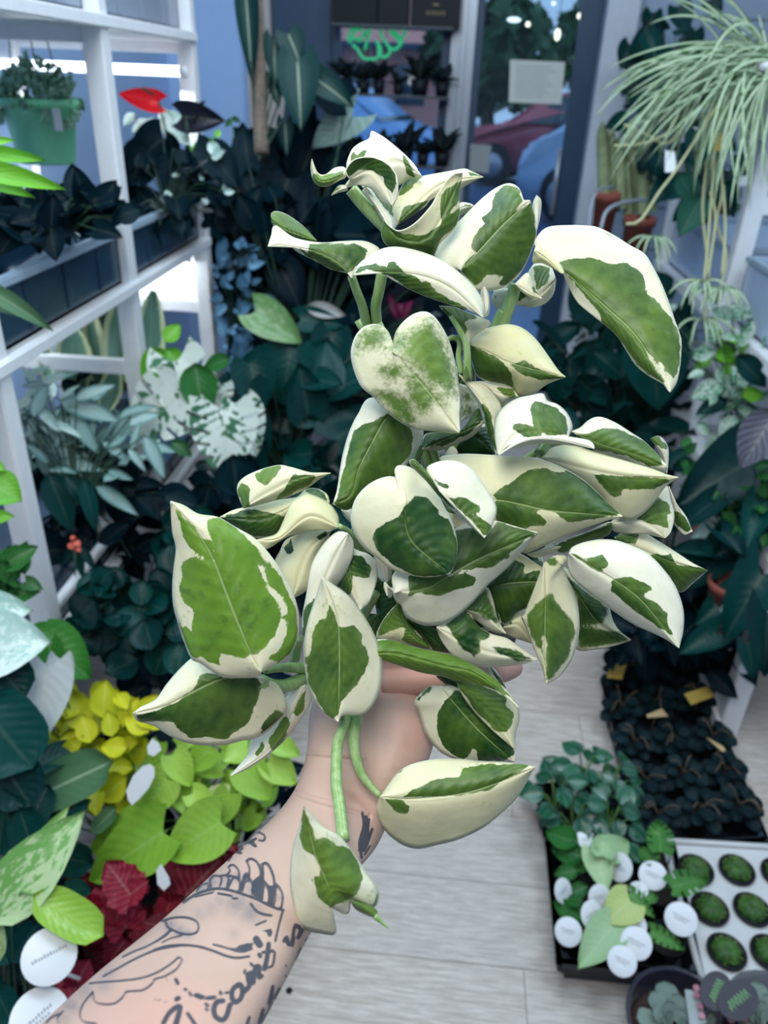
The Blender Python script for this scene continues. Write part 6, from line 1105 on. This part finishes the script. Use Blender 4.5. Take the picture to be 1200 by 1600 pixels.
# clear pots at the bottom edge
M_SMOKE = mat_clear('smoky_clear_plastic', (.03, .03, .05), .6); M_PINK = leafmat('pink_flower_petal', (.45, .12, .20), (.70, .35, .42), rib=0); M_SUCC = leafmat('powdery_grey_succulent', (.14, .20, .17), (.28, .35, .30), rib=0, rough=.7); M_MAUVE = plain('mauve_picture_label', (.045, .04, .052), .4, var=.1); M_SCRIPT = plain('green_label_script', (.22, .42, .20), .5)
for (x, y, r, lb) in [(1068, 1600, .092, 'smoky clear pot with a grey succulent at the bottom edge beside the black tray'), (1215, 1600, .085, 'smoky clear pot cut by the frame corner in front of the white tray')]:
    c = PZ(x, y, .115); t = empty('potted_succulent', c, lb, 'plant'); MB().lathe([(r * .80, -.11), (r * .99, -.002), (r * 1.05, 0), (r * 1.05, .006), (r * .98, .006), (r * .96, 0), (r * .78, -.108), (0, -.108)], c, 34).build('pot', M_SMOKE, t)
    MB().lathe([(0, -.03), (r * .8, -.032), (r * .92, -.045)], c, 26).build('soil', plain('brown_mulch', (.06, .03, .02), .9, var=.5, scale=150, bump=.8), t)
    for i in range(22):
        a = i * 2.4; el = 1.2 - i * .05; rr_ = .006 + .0012 * i; b = c + [-.012 + math.cos(a) * rr_, math.sin(a) * rr_, -.012]; place(t, 'oblong', M_SUCC, b, b + np.array([math.cos(a) * math.cos(el), math.sin(a) * math.cos(el), math.sin(el)]) * (.022 + .0012 * i), (0, 0, 1), 1.8)
for (x, y, x1, y1, lb) in [(1108, 1572, 1128, 1528, 'dark mauve picture label with green script, standing upright between the clear pots'), (1130, 1580, 1172, 1548, 'dark mauve picture label with green script, leaning to the frame corner')]:
    b, e = PZ(x, y, .15), PZ(x1, y1, .15); y_ = e - b; L = np.linalg.norm(y_); y_ /= L; n = nrm(nrm(EYE - b) - y_ * (nrm(EYE - b) @ y_)); x_ = np.cross(y_, n); V = []
    for q in range(24): an_ = 6.283 * q / 24; V.append(b + y_ * L * (.55 + .62 * math.sin(an_)) + x_ * L * .40 * math.cos(an_))
    V2 = [v - n * .0015 for v in V]; me = mesh('plant_label', V + V2, [tuple(range(24)), tuple(range(47, 23, -1))] + [(q, 24 + q, 24 + (q + 1) % 24, (q + 1) % 24) for q in range(24)], False); o = tag(link('plant_label', me, None, M_MAUVE), lb, 'label')
    M = MB(); qs = [b + n * .001 + y_ * L * (.2 + .7 * s / 30) + x_ * L * .12 * math.sin(s * 1.3) for s in range(31)]; M.tube(qs, .0011, 5).build('script', M_SCRIPT, o)
    MB().tube([b + y_ * .0, b - np.array([0, 0, .12])], .003, 6).build('stalk', M_MAUVE, o)
pf = empty('flower_label', PZ(1090, 1570, .13), 'pink flower picture on a clear label inside the bottom edge pot', 'label')
for (x, y, s) in [(1090, 1560, 12), (1096, 1578, 12), (1086, 1548, 10), (1098, 1592, 12), (1150, 1590, 13), (1140, 1598, 12), (1160, 1596, 12)]:
    b = PZ(x, y, .13); e = PZ(x + rng.uniform(-6, 6), y - s, .135); place(pf, 'ovate', M_PINK, b, e, (0, -.3, 1), 1.7, name='petal')
b = [PZ(x, y, .125) for x, y in [(1070, 1546), (1092, 1548), (1104, 1598), (1078, 1604)]]; MB().add(b + [p - [0, 0, .001] for p in b], [(0, 1, 2, 3), (7, 6, 5, 4), (0, 4, 5, 1), (1, 5, 6, 2), (2, 6, 7, 3), (3, 7, 4, 0)]).build('card', plain('grey_pictured_card', (.36, .40, .40), .4), pf, smooth=False)
# labels in the floor group, left
for (x, y, r, D, f, two, lb) in [(77, 1494, .0335, .98, (.1, -.1, .2), True, 'largest round white label, near the crimson begonia'), (62, 1592, .0355, .96, (.25, 0, .2), False, 'round white label cut by the bottom edge, beneath the largest one')]:
    c = P(x, y, D); disc(x, y, 0, r, lb, f, c + [0.01, .03, -.10], two, D)
def slip(cs, D, lb):
    v = [P(x, y, D) for x, y in cs]; n = len(v); b_ = [p + ray(600, 800) * .0012 for p in v]; o = link('plant_label', mesh('plant_label', v + b_, [tuple(range(n)), tuple(range(2 * n - 1, n - 1, -1))] + [(i, n + i, n + (i + 1) % n, (i + 1) % n) for i in range(n)], False), None, M_LABEL); return tag(o, lb, 'label')
slip([(200, 1250), (197, 1236), (208, 1212), (222, 1198), (234, 1194), (241, 1200), (241, 1214), (232, 1232), (216, 1250), (206, 1258)], 1.19, 'white oval label sticking out between yellow and lime leaves')
slip([(231, 1178), (230, 1166), (238, 1154), (248, 1162), (252, 1172), (240, 1182)], 1.22, 'small white label tip under the yellow leaves')
slip([(246, 1382), (244, 1360), (251, 1350), (264, 1372), (266, 1382), (256, 1392)], 1.15, 'small white label standing among crimson leaves')
slip([(405, 1216), (408, 1198), (430, 1192), (462, 1208), (466, 1218), (440, 1222)], 1.32, 'white label lying behind lime leaves by the wrist')
tag(MB().lathe([(0, 0), (.0065, 0), (.006, .0015), (0, .0018)], PZ(452, 1548, 0.0), 14).build('dark_spot', M_DARKPOT), 'small round black spot on the plank floor beside the forearm', 'cap')  # flat black disc for a dark spot on the planks
